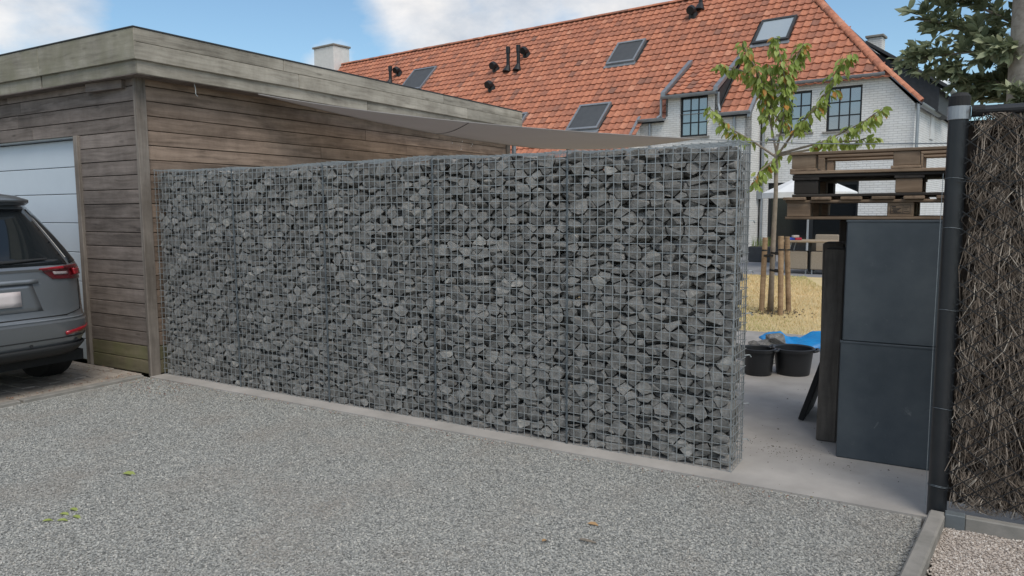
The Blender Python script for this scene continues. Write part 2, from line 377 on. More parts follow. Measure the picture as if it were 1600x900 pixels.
# ------------------------------------------------------------------ the setting: ground sheets
def sheet(name, x0, x1, y0, y1, z, mat, thick=0.0):
    b = MB()
    if thick: b.box(x0, x1, y0, y1, z-thick, z)
    else: b.add([(x0,y0,z),(x1,y0,z),(x1,y1,z),(x0,y1,z)], [(0,1,2,3)])
    return struct(b.build(name, mat))
sheet('ground', -400, 400, -400, 400, -.05, m_ground)
sheet('gravel_drive', -16, .93, -12, -.13, 0.0, m_gravel)
sheet('pink_gravel_strip', .985, 6, -12, -.19, 0.0, m_gravelp)
sheet('concrete_slab', -5.0, 4.0, -.14, 4.9, .012, m_concrete, .06)
sheet('lawn', -12, 7, 4.905, 12.7, .004, m_lawn)
sheet('patio', -32, 9, 12.705, 32, .006, m_patio)

# loose gravel chips on the drive (real stones, uncountable)
def gravel_stuff(name, poly, density, smin, smax, mat, seed):
    me = bpy.data.meshes.new(name); me.from_pydata([(x,y,.003) for x,y in poly], [], [tuple(range(len(poly)))])
    o = ob(name, me, mat); o['kind'] = 'stuff'
    ng = bpy.data.node_groups.new(name, 'GeometryNodeTree')
    ng.interface.new_socket('Geometry', in_out='INPUT', socket_type='NodeSocketGeometry')
    ng.interface.new_socket('Geometry', in_out='OUTPUT', socket_type='NodeSocketGeometry')
    gi = ng.nodes.new('NodeGroupInput'); go = ng.nodes.new('NodeGroupOutput')
    dp = ng.nodes.new('GeometryNodeDistributePointsOnFaces'); dp.inputs['Density'].default_value = density; dp.inputs['Seed'].default_value = seed
    ic = ng.nodes.new('GeometryNodeMeshIcoSphere'); ic.inputs['Radius'].default_value = 1.0; ic.inputs['Subdivisions'].default_value = 1
    sm = ng.nodes.new('GeometryNodeSetMaterial'); sm.inputs['Material'].default_value = mat
    io = ng.nodes.new('GeometryNodeInstanceOnPoints')
    rs = ng.nodes.new('FunctionNodeRandomValue'); rs.data_type = 'FLOAT_VECTOR'
    rs.inputs[0].default_value = (smin*1.1, smin*.8, smin*.55); rs.inputs[1].default_value = (smax*1.2, smax*.8, smax*.55)
    rr = ng.nodes.new('FunctionNodeRandomValue'); rr.data_type = 'FLOAT_VECTOR'
    rr.inputs[0].default_value = (-.6,-.6,0); rr.inputs[1].default_value = (.6,.6,6.28)
    L = ng.links.new
    L(gi.outputs[0], dp.inputs['Mesh']); L(dp.outputs['Points'], io.inputs['Points']); L(ic.outputs['Mesh'], sm.inputs['Geometry'])
    L(sm.outputs[0], io.inputs['Instance']); L(rs.outputs[0], io.inputs['Scale']); L(rr.outputs[0], io.inputs['Rotation'])
    L(io.outputs[0], go.inputs[0])
    md = o.modifiers.new('scatter', 'NODES'); md.node_group = ng
    return o
gravel_stuff('gravel_chips', [(-5.0,-.15),(-5.0,-1.75),(-2.3,-3.0),(1.2,-3.0),(.9,-.15)], 13000, .0025, .0064, m_chip, 3)
gravel_stuff('pink_gravel_chips', [(1.0,-.2),(.92,-1.6),(2.2,-1.6),(2.2,-.2)], 11500, .0030, .0070, m_chipp, 5)

# paved parking strip in front of the garage: each visible paver a piece
def pavemat():
    m, nt, p = newmat('paver_field')
    br = nd(nt, 'ShaderNodeTexBrick', Vector=nd(nt,'ShaderNodeTexCoord').outputs['Object'], Scale=1.0, Color1=(.36,.315,.27,1), Color2=(.28,.24,.205,1), Mortar=(.09,.075,.058,1))
    br.inputs['Mortar Size'].default_value = .004; br.inputs['Brick Width'].default_value = .21; br.inputs['Row Height'].default_value = .105
    nt.links.new(br.outputs['Color'], p.inputs['Base Color']); p.inputs['Roughness'].default_value = .9
    return m
pv = sheet('paved_strip', -16, -5.12, -12, -.12, .004, pavemat())
MB().box(-7.2,-5.121,-1.79,-.121,.005,.009).build('joint_bed', m_soil, pv)
pm = {}
def paver_mesh(w, d):
    k = (round(w,3), round(d,3))
    if k not in pm: pm[k] = MB().cbox(-w/2, w/2, -d/2, d/2, 0, .032, .005).mesh('paver')
    return pm[k]
row = 0; y = -.175
while y > -1.75:
    off = (row % 2)*.105
    x = -5.235 + off - (.105 if row % 2 else 0)
    if row % 2:
        o = ob('paver', paver_mesh(.098,.098), m_paver, pv, (-5.182, y, -.008+rng.uniform(-.002,.002))); x = -5.34
    while x > -7.1:
        ob('paver', paver_mesh(.203,.098), m_paver, pv, (x, y, -.008+rng.uniform(-.003,.003)), (rng.uniform(-.008,.008), rng.uniform(-.008,.008), rng.uniform(-.012,.012)))
        x -= .21
    y -= .105; row += 1
for k in range(13):
    MB().cbox(-.04,.04,-.49,.49,-.06,.026,.006).build('edging_stone', m_kerb, pv, loc=(-5.078, -.66-1.0*k, 0))

# kerb and fence foot
kb = MB().cbox(-.033,.033,-.5,.5,-.1,.06,.008)
kme = kb.mesh('kerb')
kr = thing('kerb_edging', 'pale concrete kerb edging running from black fence post towards the viewer', 'kerb', (.957,-.16,0))
for k in range(7):
    o = ob('kerb_stone', kme, m_kerb, kr, (-.016-.105*k, -.5-1.004*k, 0), (0,0,-R(6)))

# ------------------------------------------------------------------ gabion wall
gab = thing('gabion_wall', 'long gabion wall of grey broken stones in galvanised wire baskets', 'gabion wall')
GL, GT, GH = 4.985, .25, 1.80
def bulge(x, z):
    return -.006*math.sin(PI*((x+5) % 1.0))*math.sin(PI*z/1.8) - .003*math.sin(7.3*x+3.1*z)
def topz(x): return GH + .007*math.sin(2.3*x+.5) - .012*math.sin(PI*((x+5) % 1.0)) + .003*math.sin(17*x)
WR = .0025
m_joint = pmat('dark_galvanised', (.15,.17,.185), (.10,.115,.125), rough=.5, metal=.5, bmp=0)
for b in range(5):
    xa = -GL + b*(GL/5); xb = xa + GL/5
    w = MB()
    nx = 20; nz = 36
    X = [xa + (xb-xa)*i/nx for i in range(nx+1)]
    Z = [.012 + (GH-.012)*j/nz for j in range(nz+1)]
    for x in X:
        for j in range(0, nz, 3):
            z0, z1 = Z[j], Z[min(j+3,nz)]
            w.wire((x, -WR+bulge(x,z0), z0), (x, -WR+bulge(x,z1), min(z1,topz(x))), WR)
    for z in Z:
        for i in range(0, nx, 2):
            w.wire((X[i], WR+bulge(X[i],z), min(z,topz(X[i]))), (X[i+2], WR+bulge(X[i+2],z), min(z,topz(X[i+2]))), WR)
    w.build('front_mesh', m_wire, gab, fix=False)
    w = MB()
    for i, x in enumerate(X): w.wire((x,GT,.012),(x,GT,GH),WR)
    for z in Z: w.wire((xa,GT+.004,z),(xb,GT+.004,z),WR)
    w.build('back_mesh', m_wire, gab, fix=False)
    w = MB()
    for i, x in enumerate(X): w.wire((x,-.012,topz(x)+.004),(x,GT+.012,GH+.002+.004*math.sin(9*x)),WR)
    for k in range(6):
        y = GT*k/5
        for i in range(0,nx,2): w.wire((X[i],y,topz(X[i])),(X[i+2],y,topz(X[i+2])),WR)
    w.build('top_mesh', m_wire, gab, fix=False)
    if b < 4:       # joint between two baskets: rod, spiral and clips
        w = MB(); w.tube([(xb,0,z) for z in (.012,.6,1.2,GH-.012)], .0065, 6)
        n = 180; w.tube([(xb+.011*math.cos(k*.7), -.004+.011*math.sin(k*.7), .01+k*(GH-.02)/n) for k in range(n+1)], .0016, 3)
        w.build('joint_spiral', m_joint, gab)
        w = MB()
        for k in range(1,5): w.box(xb-.004, xb+.004, .01, GT-.01, .2+.37*k-.003, .2+.37*k+.003)
        w.build('partition_tie', m_wire, gab)
for xe, nm in ((.004,'end_mesh'), (-GL-.004,'end_mesh')):
    w = MB()
    for k in range(6): w.wire((xe, GT*k/5, .01), (xe, GT*k/5, GH), WR)
    for j in range(37): w.wire((xe+.005*(1 if xe>0 else -1), -.012, .012+(GH-.012)*j/36), (xe+.005*(1 if xe>0 else -1), GT+.012, .012+(GH-.012)*j/36), WR)
    w.build(nm, m_wire, gab, fix=False)
w = MB()
for k, z in enumerate((.13,.34,.62,.86,1.1,1.38,1.62)):
    w.tube([(.004,.245,z),(.03,.262,z+.002),(.036,.27,z-.012)], .004, 4)
    w.tube([(-.004,-.012,z-.06),(.014,-.020,z-.055),(.02,-.006,z-.065)], .0032, 4)
w.build('clip', m_wire, gab)

# stones: power cells of scattered seeds, so they nest like hand-packed rubble
def poisson(n_try, rmin, lo, hi, sc):
    cell = rmin/math.sqrt(3); grid = {}; pts = []
    lo = np.array(lo); hi = np.array(hi)
    C = rng.random((n_try,3))*(hi-lo)+lo
    S = C*sc
    for c, s in zip(C.tolist(), S.tolist()):
        k = (int(s[0]//cell), int(s[1]//cell), int(s[2]//cell)); ok = True
        for a in (-2,-1,0,1,2):
            for b in (-2,-1,0,1,2):
                for d in (-2,-1,0,1,2):
                    q = grid.get((k[0]+a,k[1]+b,k[2]+d))
                    if q and (q[0]-s[0])**2+(q[1]-s[1])**2+(q[2]-s[2])**2 < rmin*rmin: ok = False; break
                if not ok: break
            if not ok: break
        if ok: grid[k] = s; pts.append(c)
    return np.array(pts)
seeds = poisson(110000, .0615, (-GL+.03,.018,.02), (-.02,GT-.015,GH-.022), np.array([.78,1.0,1.70]))
wts = rng.uniform(-1,1,len(seeds))*.0011
from itertools import combinations
TR = {n: np.array(list(combinations(range(n),3))) for n in range(14,44)}
stones = []
order = np.argsort(seeds[:,0]); ss = seeds[order]; ws = wts[order]
xs = ss[:,0]
for i in range(len(ss)):
    p = ss[i]
    a = np.searchsorted(xs, p[0]-.21); b = np.searchsorted(xs, p[0]+.21)
    d = ss[a:b]-p; dd = (d*d).sum(1); j = np.argsort(dd)[1:19]
    nb = d[j]; ln = np.sqrt(dd[j])
    off = (dd[j] + ws[i] - ws[a:b][j])/2/ln
    nrm = nb/ln[:,None]
    # basket faces, tilted a little so that no two stones share a front plane
    ex = []
    for nv, dist in (((0,-1,0), p[1]-.010), ((0,1,0), GT-.010-p[1]), ((0,0,-1), p[2]-.012), ((0,0,1), GH-.006-abs(rng.normal(0,.018))-p[2]), ((1,0,0), -.010-p[0]), ((-1,0,0), p[0]+GL-.010)):
        if dist < .18: ex.append((np.array(nv, float), dist))
        if dist < .09:
            v = np.array(nv)+rng.normal(0,.22,3); v /= np.linalg.norm(v); ex.append((v, dist*rng.uniform(.70,.98)))
    for _ in range(5):
        v = rng.normal(0,1,3); v /= np.linalg.norm(v); ex.append((v, rng.uniform(.026,.048)*(1+.7*abs(v[0]))*(1-.42*abs(v[2]))))
    N = np.vstack([nrm]+[e[0][None] for e in ex]); D = np.concatenate([off,[e[1] for e in ex]])
    D = np.maximum(D-.0012, .008)
    T = TR[len(N)]
    A = N[T]; det = np.linalg.det(A); g = np.abs(det) > 1e-3
    T = T[g]; V = np.linalg.solve(A[g], D[T][:,:,None])[:,:,0]
    k = (V@N.T <= D+1e-7).all(1)
    V = V[k]; T = T[k]
    if len(V) < 4: continue
    faces = []
    for q in range(len(N)):
        ix = np.nonzero((T == q).any(1))[0]
        if len(ix) < 3: continue
        n_ = N[q]; e1 = np.cross(n_, (0,0,1.0) if abs(n_[2]) < .9 else (1.0,0,0)); e1 /= np.linalg.norm(e1); e2 = np.cross(n_, e1)
        cc = V[ix].mean(0); r = V[ix]-cc
        faces.append(ix[np.argsort(np.arctan2(r@e2, r@e1))].tolist())
    if len(faces) < 4: continue
    cen = V.mean(0)
    ax = rng.normal(0,1,3); ax /= np.linalg.norm(ax); an = rng.normal(0,.11)
    Rm = np.array(Matrix.Rotation(an, 3, Vector(ax)))
    W = (V-cen)@Rm.T*rng.uniform(.90,.99)*np.array([1.0,1.0,rng.uniform(.84,.98)])
    size = np.abs(W).max(0).prod()**(1/3)
    pos = p+cen
    stones.append((pos, W, faces, float(np.clip(rng.beta(2,3)+rng.normal(0,.05),0,1)), size))
# the 300 that show largest become single objects
cv = np.array(CAM)
def vis(s):
    if s[0][1] > .085 and s[0][0] < -.10: return 0
    return s[4]/np.linalg.norm(s[0]-cv)
rank = sorted(range(len(stones)), key=lambda i: -vis(stones[i]))
single = set(rank[:300])
def ftone(faces, tone): return np.clip(tone+rng.normal(0,.14,len(faces)),0,1).tolist()
fill = MB()
for i, (pos, W, faces, tone, size) in enumerate(stones):
    if i in single:
        m = MB(); m.add(W, faces); m.ft += ftone(faces, tone); m.build('stone', m_stone, gab, fix=False, loc=pos)
    else: fill.add(W+pos, faces); fill.ft += ftone(faces, tone)
o = fill.build('stone_fill', m_stone, gab, fix=False); o['kind'] = 'stuff'
NSTONES = len(stones)

# ------------------------------------------------------------------ timber garage
gar = thing('timber_garage', 'flat-roofed timber garage with weathered horizontal boards and deep fascia', 'garage', (-5.03,-.08,0))
gx, gy = -5.03, -.08
def gl(x,y,z): return (x-gx, y-gy, z)
MB().box(-9.6,-8.62,.02,6.0,0,2.56).box(-8.62,-6.0,.06,6.0,2.13,2.56).box(-6.0,-5.06,.02,6.0,0,2.56).box(-9.6,-5.06,5.9,6.0,0,2.56).build('core', m_dark, gar, loc=(-gx,-gy,0))
def hboard(name, x0, x1, z0, z1, y, mat, t=.02):      # along X, outer face at y
    L = x1-x0
    return MB().cbox(0,L,0,t,0,z1-z0,.003).build(name, mat, gar, loc=gl(x0,y,z0))
def sboard(name, y0, y1, z0, z1, x, mat, t=.02):      # along Y, outer face at x
    L = y1-y0
    return MB().cbox(0,L,0,t,0,z1-z0,.003).build(name, mat, gar, loc=gl(x,y0,z0), rot=(rng.normal(0,.004),0,PI/2))
BP = .1255
for k in range(21):
    z0 = .015+k*BP; z1 = z0+BP-.006
    m1 = m_woodlow if k < 2 else m_wood
    if z0 < 2.14: hboard('wall_board', -5.955, -5.035, z0, min(z1,2.60), -.085+rng.uniform(-.002,.002), m1); hboard('wall_board', -9.6, -8.68, z0, z1, -.085, m1)
    else:
        sp = -7.1+rng.uniform(-.5,.5)
        hboard('wall_board', -9.6, sp, z0, z1, -.085, m1); hboard('wall_board', sp+.004, -5.035, z0, z1, -.086, m1)
    m2 = m_woodlow if k < 2 else m_woodside
    s1 = [1.9,3.6,2.7,4.3][k % 4]+rng.uniform(-.2,.2)
    sboard('wall_board', -.05, s1, z0, z1, -5.03+rng.uniform(-.002,.002), m2); sboard('wall_board', s1+.004, 6.0, z0, z1, -5.03, m2)
# corner post, door surround
def vpost(name, x0,x1,y0,y1,z0,z1,mat=m_trim):
    return MB().cbox(0,z1-z0,-(x1-x0)/2,(x1-x0)/2,-(y1-y0)/2,(y1-y0)/2,.004).build(name, mat, gar, loc=gl((x0+x1)/2,(y0+y1)/2,z0), rot=(0,-PI/2,0))
def vtrim(name, x0,x1,y0,y1,z0,z1,mat=m_trim):
    # long axis is local X turned upright
    return MB().cbox(0,z1-z0,-(y1-y0)/2,(y1-y0)/2,-(x1-x0)/2,(x1-x0)/2,.004).build(name, mat, gar, loc=gl((x0+x1)/2,(y0+y1)/2,z0), rot=(0,-PI/2,0))
vtrim('corner_trim', -5.062,-5.028,-.112,-.086,.0,2.60)
vtrim('corner_trim', -5.026,-5.004,-.122,-.028,.0,2.60)
vtrim('end_trim', -5.03,-5.0,5.93,6.02,0,2.6)
vtrim('door_jamb', -6.02,-5.955,-.112,.05,0,2.146)
vtrim('door_jamb', -8.68,-8.62,-.112,.05,0,2.146)
MB().cbox(0,2.6,-.05,.08,-.03,.03,.003).build('door_head', m_metal, gar, loc=gl(-8.62,-.02,2.16))
# sectional door
dz = [.02,.225,.505,.785,1.065,1.345,1.62,1.875,2.128]
dr = MB().box(-8.615,-6.022,.03,.05,.0,2.13).build('door', m_black, gar, loc=(-gx,-gy,0))
for a, b in zip(dz[:-1], dz[1:]):
    MB().cbox(-8.61,-6.025,-.01,.02,a+.003,b-.003,.004).build('door_panel', m_door, dr)
# roof, soffit, fascia
MB().box(-9.75,-4.86,-.20,6.1,2.58,2.60).build('soffit', m_wood, gar, loc=(-gx,-gy,0))
MB().box(-9.78,-4.835,-.215,6.12,2.86,2.925).build('roof', m_slate, gar, loc=(-gx,-gy,0))
def fb(name, p, L, h, t, mat, alongy):
    return MB().cbox(0,L,-t/2,t/2,0,h,.004).build(name, mat, gar, loc=gl(*p), rot=(0,0,PI/2 if alongy else 0))
fy, fx = -.225, -4.83
for (x0,x1) in ((-9.8,-6.3),(-6.296,fx-.002)):
    fb('fascia_board', (x0,fy+.012,2.695), x1-x0, .25, .024, m_fascg, False)
    fb('fascia_board', (x0,fy+.034,2.585), x1-x0-.022, .125, .022, m_fascg, False)
for (a,b) in ((fy,1.35),(1.354,4.05),(4.054,6.1)):
    fb('fascia_board', (fx-.0105,a+.001,2.695+.14), b-a, .11, .021, m_fasc, True)
for (a,b) in ((fy+.002,1.55),(1.554,4.6),(4.604,6.1)):
    fb('fascia_board', (fx-.012,a,2.695), b-a, .138, .024, m_fasc, True)
for (a,b) in ((fy+.03,2.6),(2.604,6.1)):
    fb('fascia_board', (fx-.034,a,2.585), b-a, .125, .022, m_fasc, True)
MB().cbox(-9.8,fx+.004,fy-.006,fy+.05,2.946,2.958,.003).box(fx-.05,fx+.005,fy+.05,6.1,2.946,2.957).build('roof_edge_strip', m_slate, gar, loc=(-gx,-gy,0))
MB().cbox(0,.5,0,.06,0,.075,.004).build('rafter_end', m_wood, gar, loc=gl(-5.70,-.15,2.505), rot=(0,0,R(3)))
MB().tube([(-4.885,.36,2.59),(-4.88,.37,2.53),(-4.875,.365,2.49),(-4.87,.38,2.47)], .0035, 5).build('cable_stub', m_wire, gar, loc=(-gx,-gy,0))
MB().tube([(-4.96,6.06,2.6),(-4.96,6.06,0)], .035, 10).build('downpipe', m_metal, gar, loc=(-gx,-gy,0))
# icicle light string under the sail
ls = thing('light_string', 'thin icicle light string hanging on garage side under the sail', 'light string', (-4.98,4.3,2.5))
w = MB(); w.tube([(0,-.1,.02),(0,.1,0),(0,.3,.01),(0,.5,0),(0,.7,.02)], .002, 4)
DROPS = ((.12,.13),(.33,.20),(.36,.09),(.58,.14),(.61,.11))
for y, L in DROPS: w.tube([(0,y,.005),(.012,y+.015,-L*.4),(0,y-.012,-L*.7),(.01,y+.01,-L)], .0014, 4)
w.build('cable', m_trim, ls)
for y, L in DROPS: MB().lathe([(.0005,-.008),(.004,-.004),(.004,.004),(.0005,.008)], (.01,y+.01,-L-.006), 6).build('bulb', m_canvas, ls)

# ------------------------------------------------------------------ shade sail and its cable
def bez(a, b, c, t): return a*(1-t)**2 + b*2*t*(1-t) + c*t*t
A_ = Vector((-4.86,1.05,2.575)); C_ = Vector((-1.75,5.1,2.30)); B_ = Vector((-4.72,6.6,2.42))
e_near = [bez(A_, Vector((-3.75,2.35,2.33)), C_, t/24) for t in range(25)]
e_far = [bez(A_, Vector((-4.62,3.6,2.33)), B_, t/24) for t in range(25)]
sv = []; NS = 12
for i in range(25):
    for j in range(NS+1):
        t = j/NS; p = e_near[i].lerp(e_far[i], t)
        p.z -= .10*math.sin(PI*t)*(i/24)*.6
        sv.append(p)
sf = [(i*(NS+1)+j,(i+1)*(NS+1)+j,(i+1)*(NS+1)+j+1,i*(NS+1)+j+1) for i in range(24) for j in range(NS)]
sail = thing('shade_sail', 'taupe triangular shade sail stretched between garage fascia and garden', 'shade sail', A_)
off = -A_
cl_ = MB().add([p+off for p in sv], sf).build('cloth', m_sail, sail, smooth=True)
sm_ = cl_.modifiers.new('thick', 'SOLIDIFY'); sm_.thickness = .004
MB().tube([p+off for p in e_near], .006, 5).build('hem', m_sail, sail)
MB().tube([p+off for p in e_far], .006, 5).build('hem', m_sail, sail)
MB().tube([sv[12*(NS+1)+j]+off+Vector((0,0,-.004)) for j in range(NS+1)], .0035, 4).build('seam', m_black, sail)
pt = Vector((1.27,2.12,1.885))
MB().tube([C_+off+(pt-C_)*k/8+Vector((0,0,-.03*math.sin(PI*k/8))) for k in range(9)], .005, 5).build('tension_cable', m_wire, sail)
tb = C_+(pt-C_)*.36
MB().tube([tb+off-(pt-C_).normalized()*.07, tb+off+(pt-C_).normalized()*.07], .012, 6).build('turnbuckle', m_metal, sail)

# ------------------------------------------------------------------ house (local axes: u right, v back, z up)
HO = Vector((-4.387,20.252,0)); HT = R(-6.6)
hou = thing('brick_house', 'long white painted brick farmhouse with steep orange clay tile roof', 'house', HO, HT)
RZ, RV, UE = 9.48, 4.2, 4.26          # ridge height, ridge depth, right end
UL = -25.7
def rz(v): return 5.28+v             # front roof plane, 45 degrees
def hipu(v): return 3.52-.908*v
S2 = math.sqrt(.5)
# walls
def wall(name, poly, axis, a0, a1): return MB().prism(poly, axis, a0, a1).build(name, m_brick, hou)
def wall_open(name, u0, u1, z0, z1, v0, v1, holes):
    # rectangular wall with window openings, cut into blocks
    b = MB(); us = sorted({u0,u1,*[h[0] for h in holes],*[h[1] for h in holes]}); zs = sorted({z0,z1,*[h[2] for h in holes],*[h[3] for h in holes]})
    for a, c in zip(us[:-1], us[1:]):
        for d, e in zip(zs[:-1], zs[1:]):
            mu, mz = (a+c)/2, (d+e)/2
            if any(h[0] < mu < h[1] and h[2] < mz < h[3] for h in holes): continue
            b.add([(a,v0,d),(c,v0,d),(c,v0,e),(a,v0,e)], [(0,1,2,3)])
    for h in holes:      # reveals
        a,c,d,e = h[:4]
        b.add([(a,v0,d),(a,v1,d),(a,v1,e),(a,v0,e),(c,v0,d),(c,v1,d),(c,v1,e),(c,v0,e)], [(0,1,2,3),(4,7,6,5),(0,4,5,1),(3,2,6,7)])
    return b.build(name, m_brick, hou, fix=False)
W1 = (1.91,2.89,3.72,5.0); W2 = (.55,1.49,3.74,4.98); DW = (-2.38,-1.44,3.76,5.04)
DR = (.25,2.9,0.0,2.25)
wall_open('front_wall', .02, 3.0, 0, 5.20, 0.0, .22, [W1, W2, DR])
MB().prism([(3.0,0),(UE,0),(UE,4.34),(3.47,5.2),(3.0,5.2)],1,0,.2).build('front_wall', m_brick, hou)
MB().prism([(.02,5.201),(3.46,5.201),(3.40,5.285),(.02,5.285)],1,0,.2).build('wall_head', m_brick, hou)
# raking piece is cut out of the rectangle: cover by a sloping shoulder
wall_open('middle_wall', -3.78, -.02, 0, 4.48, -.8, -.58, [(DW[0],DW[1],DW[2],4.48)])
MB().prism([(-2.87,4.48),(DW[0],4.48),(DW[0],5.06),(-2.87,5.06)],1,-.8,-.6).build('dormer_wall', m_brick, hou)
MB().prism([(DW[1],4.48),(-1.14,4.48),(-1.14,5.06),(DW[1],5.06)],1,-.8,-.6).build('dormer_wall', m_brick, hou)
MB().prism([(-.8,0),(.0,0),(.0,5.2),(-.8,4.46)],0,-.24,-.02).build('side_cheek', m_brick, hou)
MB().prism([(-2.6,0),(-.8,0),(-.8,4.44),(-2.6,2.66)],0,-4.0,-3.78).build('side_cheek', m_brick, hou)
MB().box(UL,-4.0,-2.55,-2.35,0,2.72).build('lower_wall', m_brick, hou)
MB().prism([(.201,0),(9.0,0),(9.0,4.36),(.201,4.36)],0,UE-.2,UE).build('end_wall', m_brick, hou)
MB().prism([(-2.5,0),(10.5,0),(10.5,2.9),(4.2,9.3),(-2.5,2.7)],0,UL,UL+.25).build('end_wall', m_brick, hou)
MB().box(UL,UE,9.0,9.2,0,4.4).build('back_wall', m_brick, hou)
MB().box(-3.7,4.0,.6,.7,0,4.4).build('inner_wall', m_dark, hou)
# roof deck (closed dark body below the tiles)
def pl(u,v,dz=0): return (u,v,rz(v)+dz)
roof = MB()
d = -.06
for P4 in (((UL,-2.6),(-3.8,-2.6),(-3.8,RV),(UL,RV)), ((-3.8,-.95),(-2.87,-.95),(-2.87,RV),(-3.8,RV)), ((-2.87,1.0),(-1.14,1.0),(-1.14,RV),(-2.87,RV)), ((-1.14,-.95),(-.02,-.95),(-.02,RV),(-1.14,RV)), ((-.02,-.1),(hipu(-.1),-.1),(hipu(RV),RV),(-.02,RV))):
    roof.add([pl(q[0],q[1],d) for q in P4], [(0,1,2,3)])
# end slope, from the hip down to the right eave, and the back slope
e0 = (hipu(RV),RV,RZ-.06); e1 = (UE+.12,-.06,4.34); e2 = (UE+.12,9.2,4.34); e3 = (3.52,-.06,5.2)
roof.add([e0,e3,e1,e2], [(0,1,2,3)])
roof.add([e0,e2,(UL,9.2,4.4),(UL,RV,RZ-.06)], [(0,1,2,3)])
roof = roof.build('roof', m_slate, hou, fix=False)
# one clay tile: across a, up the slope b, height n
prof = [(0,.004),(.028,.026),(.06,.034),(.092,.022),(.125,.004),(.19,-.002),(.262,.006)]
TW, TL, TS = .26, .345, .40
tv = [(a,0,h+.044) for a,h in prof]+[(a,TS,h) for a,h in prof]+[(a,.004,h+.008) for a,h in prof]
n = len(prof)
tf = [(i,i+1,n+i+1,n+i) for i in range(n-1)]+[(2*n+i,2*n+i+1,i+1,i) for i in range(n-1)]
tile_me = bpy.data.meshes.new('roof_tile'); tile_me.from_pydata(tv, [], tf); tile_me.materials.append(m_tileo)
TV = np.array(tv)
def frame(u, v, pitch_, base=None):
    up_ = Vector((0,math.cos(pitch_),math.sin(pitch_))); nn = Vector((0,-math.sin(pitch_),math.cos(pitch_)))
    return Matrix(((1,0,0),(0,up_.y,nn.y),(0,up_.z,nn.z)))
F45 = frame(0,0,PI/4)
skylights = [(-17.85,-16.35,1.70,2.86,'b'), (-6.50,-5.30,1.56,2.50,'b'), (-6.55,-5.25,-1.10,-.13,'b'), (-.92,.25,1.57,2.48,'g'), (-9.9,-8.83,-1.15,-.2,'b')]
tiles = []
def addtile(u, v, z, F):
    j = Matrix.Rotation(rng.normal(0,.012),3,'Z') @ Matrix.Rotation(rng.normal(0,.008),3,'X')
    M_ = (F@j).to_4x4(); M_.translation = Vector((u+rng.normal(0,.003),v,z))
    tiles.append((M_, float(np.clip(rng.beta(2.2,2.0)+rng.normal(0,.06),0,1))))
r = 0
while True:
    b0 = r*TL                      # distance up the slope from v=-2.6
    v = -2.6+b0*S2
    if v+TL*S2*.6 > RV: break
    c0 = int(math.floor(UL/TW))
    for c in range(c0, 18):
        u = c*TW; uc = u+TW/2; vc = v+TL*S2/2
        if uc > hipu(vc)-.02 or u < UL-.02: continue
        if u > -3.83 and v < -1.10: continue
        if u > -.10 and v < -.28: continue
        if -2.93 < uc < -1.10 and vc < .95: continue
        if any(a-.02 < uc < b+.02 and cc-.05 < vc < dd+.02 for a,b,cc,dd,_ in skylights): continue
        addtile(u, v, rz(v)-.03, F45)
    r += 1
PD = math.atan2(6.36-5.14, 1.95)     # dormer roof, flatter
FD = frame(0,0,PD)
r = 0
while True:
    bb = r*.315; v = -.93+bb*math.cos(PD); z = 5.10+bb*math.sin(PD)
    if v > .95: break
    for c in range(6): addtile(-2.80+c*.262, v, z, FD)
    r += 1
hw = Matrix.Translation(HO) @ Matrix.Rotation(HT,4,'Z')
tiles.sort(key=lambda t: (hw@t[0].translation-CAM).length)
near = tiles[:300]
for M_, tone in near:
    o = ob('roof_tile', tile_me, None, roof); o.matrix_local = M_
fld = MB()
for M_, tone in tiles[300:]:
    A = np.array(M_); fld.add(TV@A[:3,:3].T+A[:3,3], tf, tone)
o = fld.build('roof_tile_field', m_tile, roof, fix=False); o['kind'] = 'stuff'
# ridge and hip caps
def halfcap(L, r_):
    b = MB(); n_ = 8; vs_ = []
    for e, rr in ((0,r_*1.08),(L,r_*.95)):
        for k in range(n_+1):
            t = PI*k/n_; vs_.append((e, rr*math.cos(t), rr*math.sin(t)*.8))
        for k in range(n_+1):
            t = PI*k/n_; vs_.append((e, (rr-.02)*math.cos(t), (rr-.02)*math.sin(t)*.8))
    m_ = 2*(n_+1); f_ = []
    for k in range(n_):
        f_ += [(k,k+1,m_+k+1,m_+k),(n_+1+k,m_+n_+1+k,m_+n_+2+k,n_+2+k),(k,n_+1+k,n_+2+k,k+1),(m_+k,m_+k+1,m_+n_+2+k,m_+n_+1+k)]
    return b.add(vs_, f_).mesh('cap', smooth=False)
capr = halfcap(.40,.13); caph = halfcap(.40,.135); capv = halfcap(.36,.12)
x = UL
while x < hipu(RV)-.2:
    o = ob('ridge_tile', capr, m_tileo, roof, (x, RV, RZ-.03+rng.normal(0,.004)), (0,-.03,0)); x += .36
def along(name, p0, p1, me, step):
    d_ = (Vector(p1)-Vector(p0)); L = d_.length; d_.normalize(); k = 0
    side = d_.cross(Vector((0,0,1))).normalized(); upv = side.cross(d_)
    M3 = Matrix((d_, -side, upv)).transposed()
    while k*step < L-.1:
        o = ob(name, me, m_tileo, roof); M4 = (M3@Matrix.Rotation(-.04,3,'Y')).to_4x4(); M4.translation = Vector(p0)+d_*k*step; o.matrix_local = M4; k += 1
along('hip_tile', (UE+.14,-.07,4.36), (3.56,-.07,5.22), caph, .33)
along('hip_tile', (3.50,0.0,5.24), (hipu(RV),RV,RZ-.03), caph, .34)
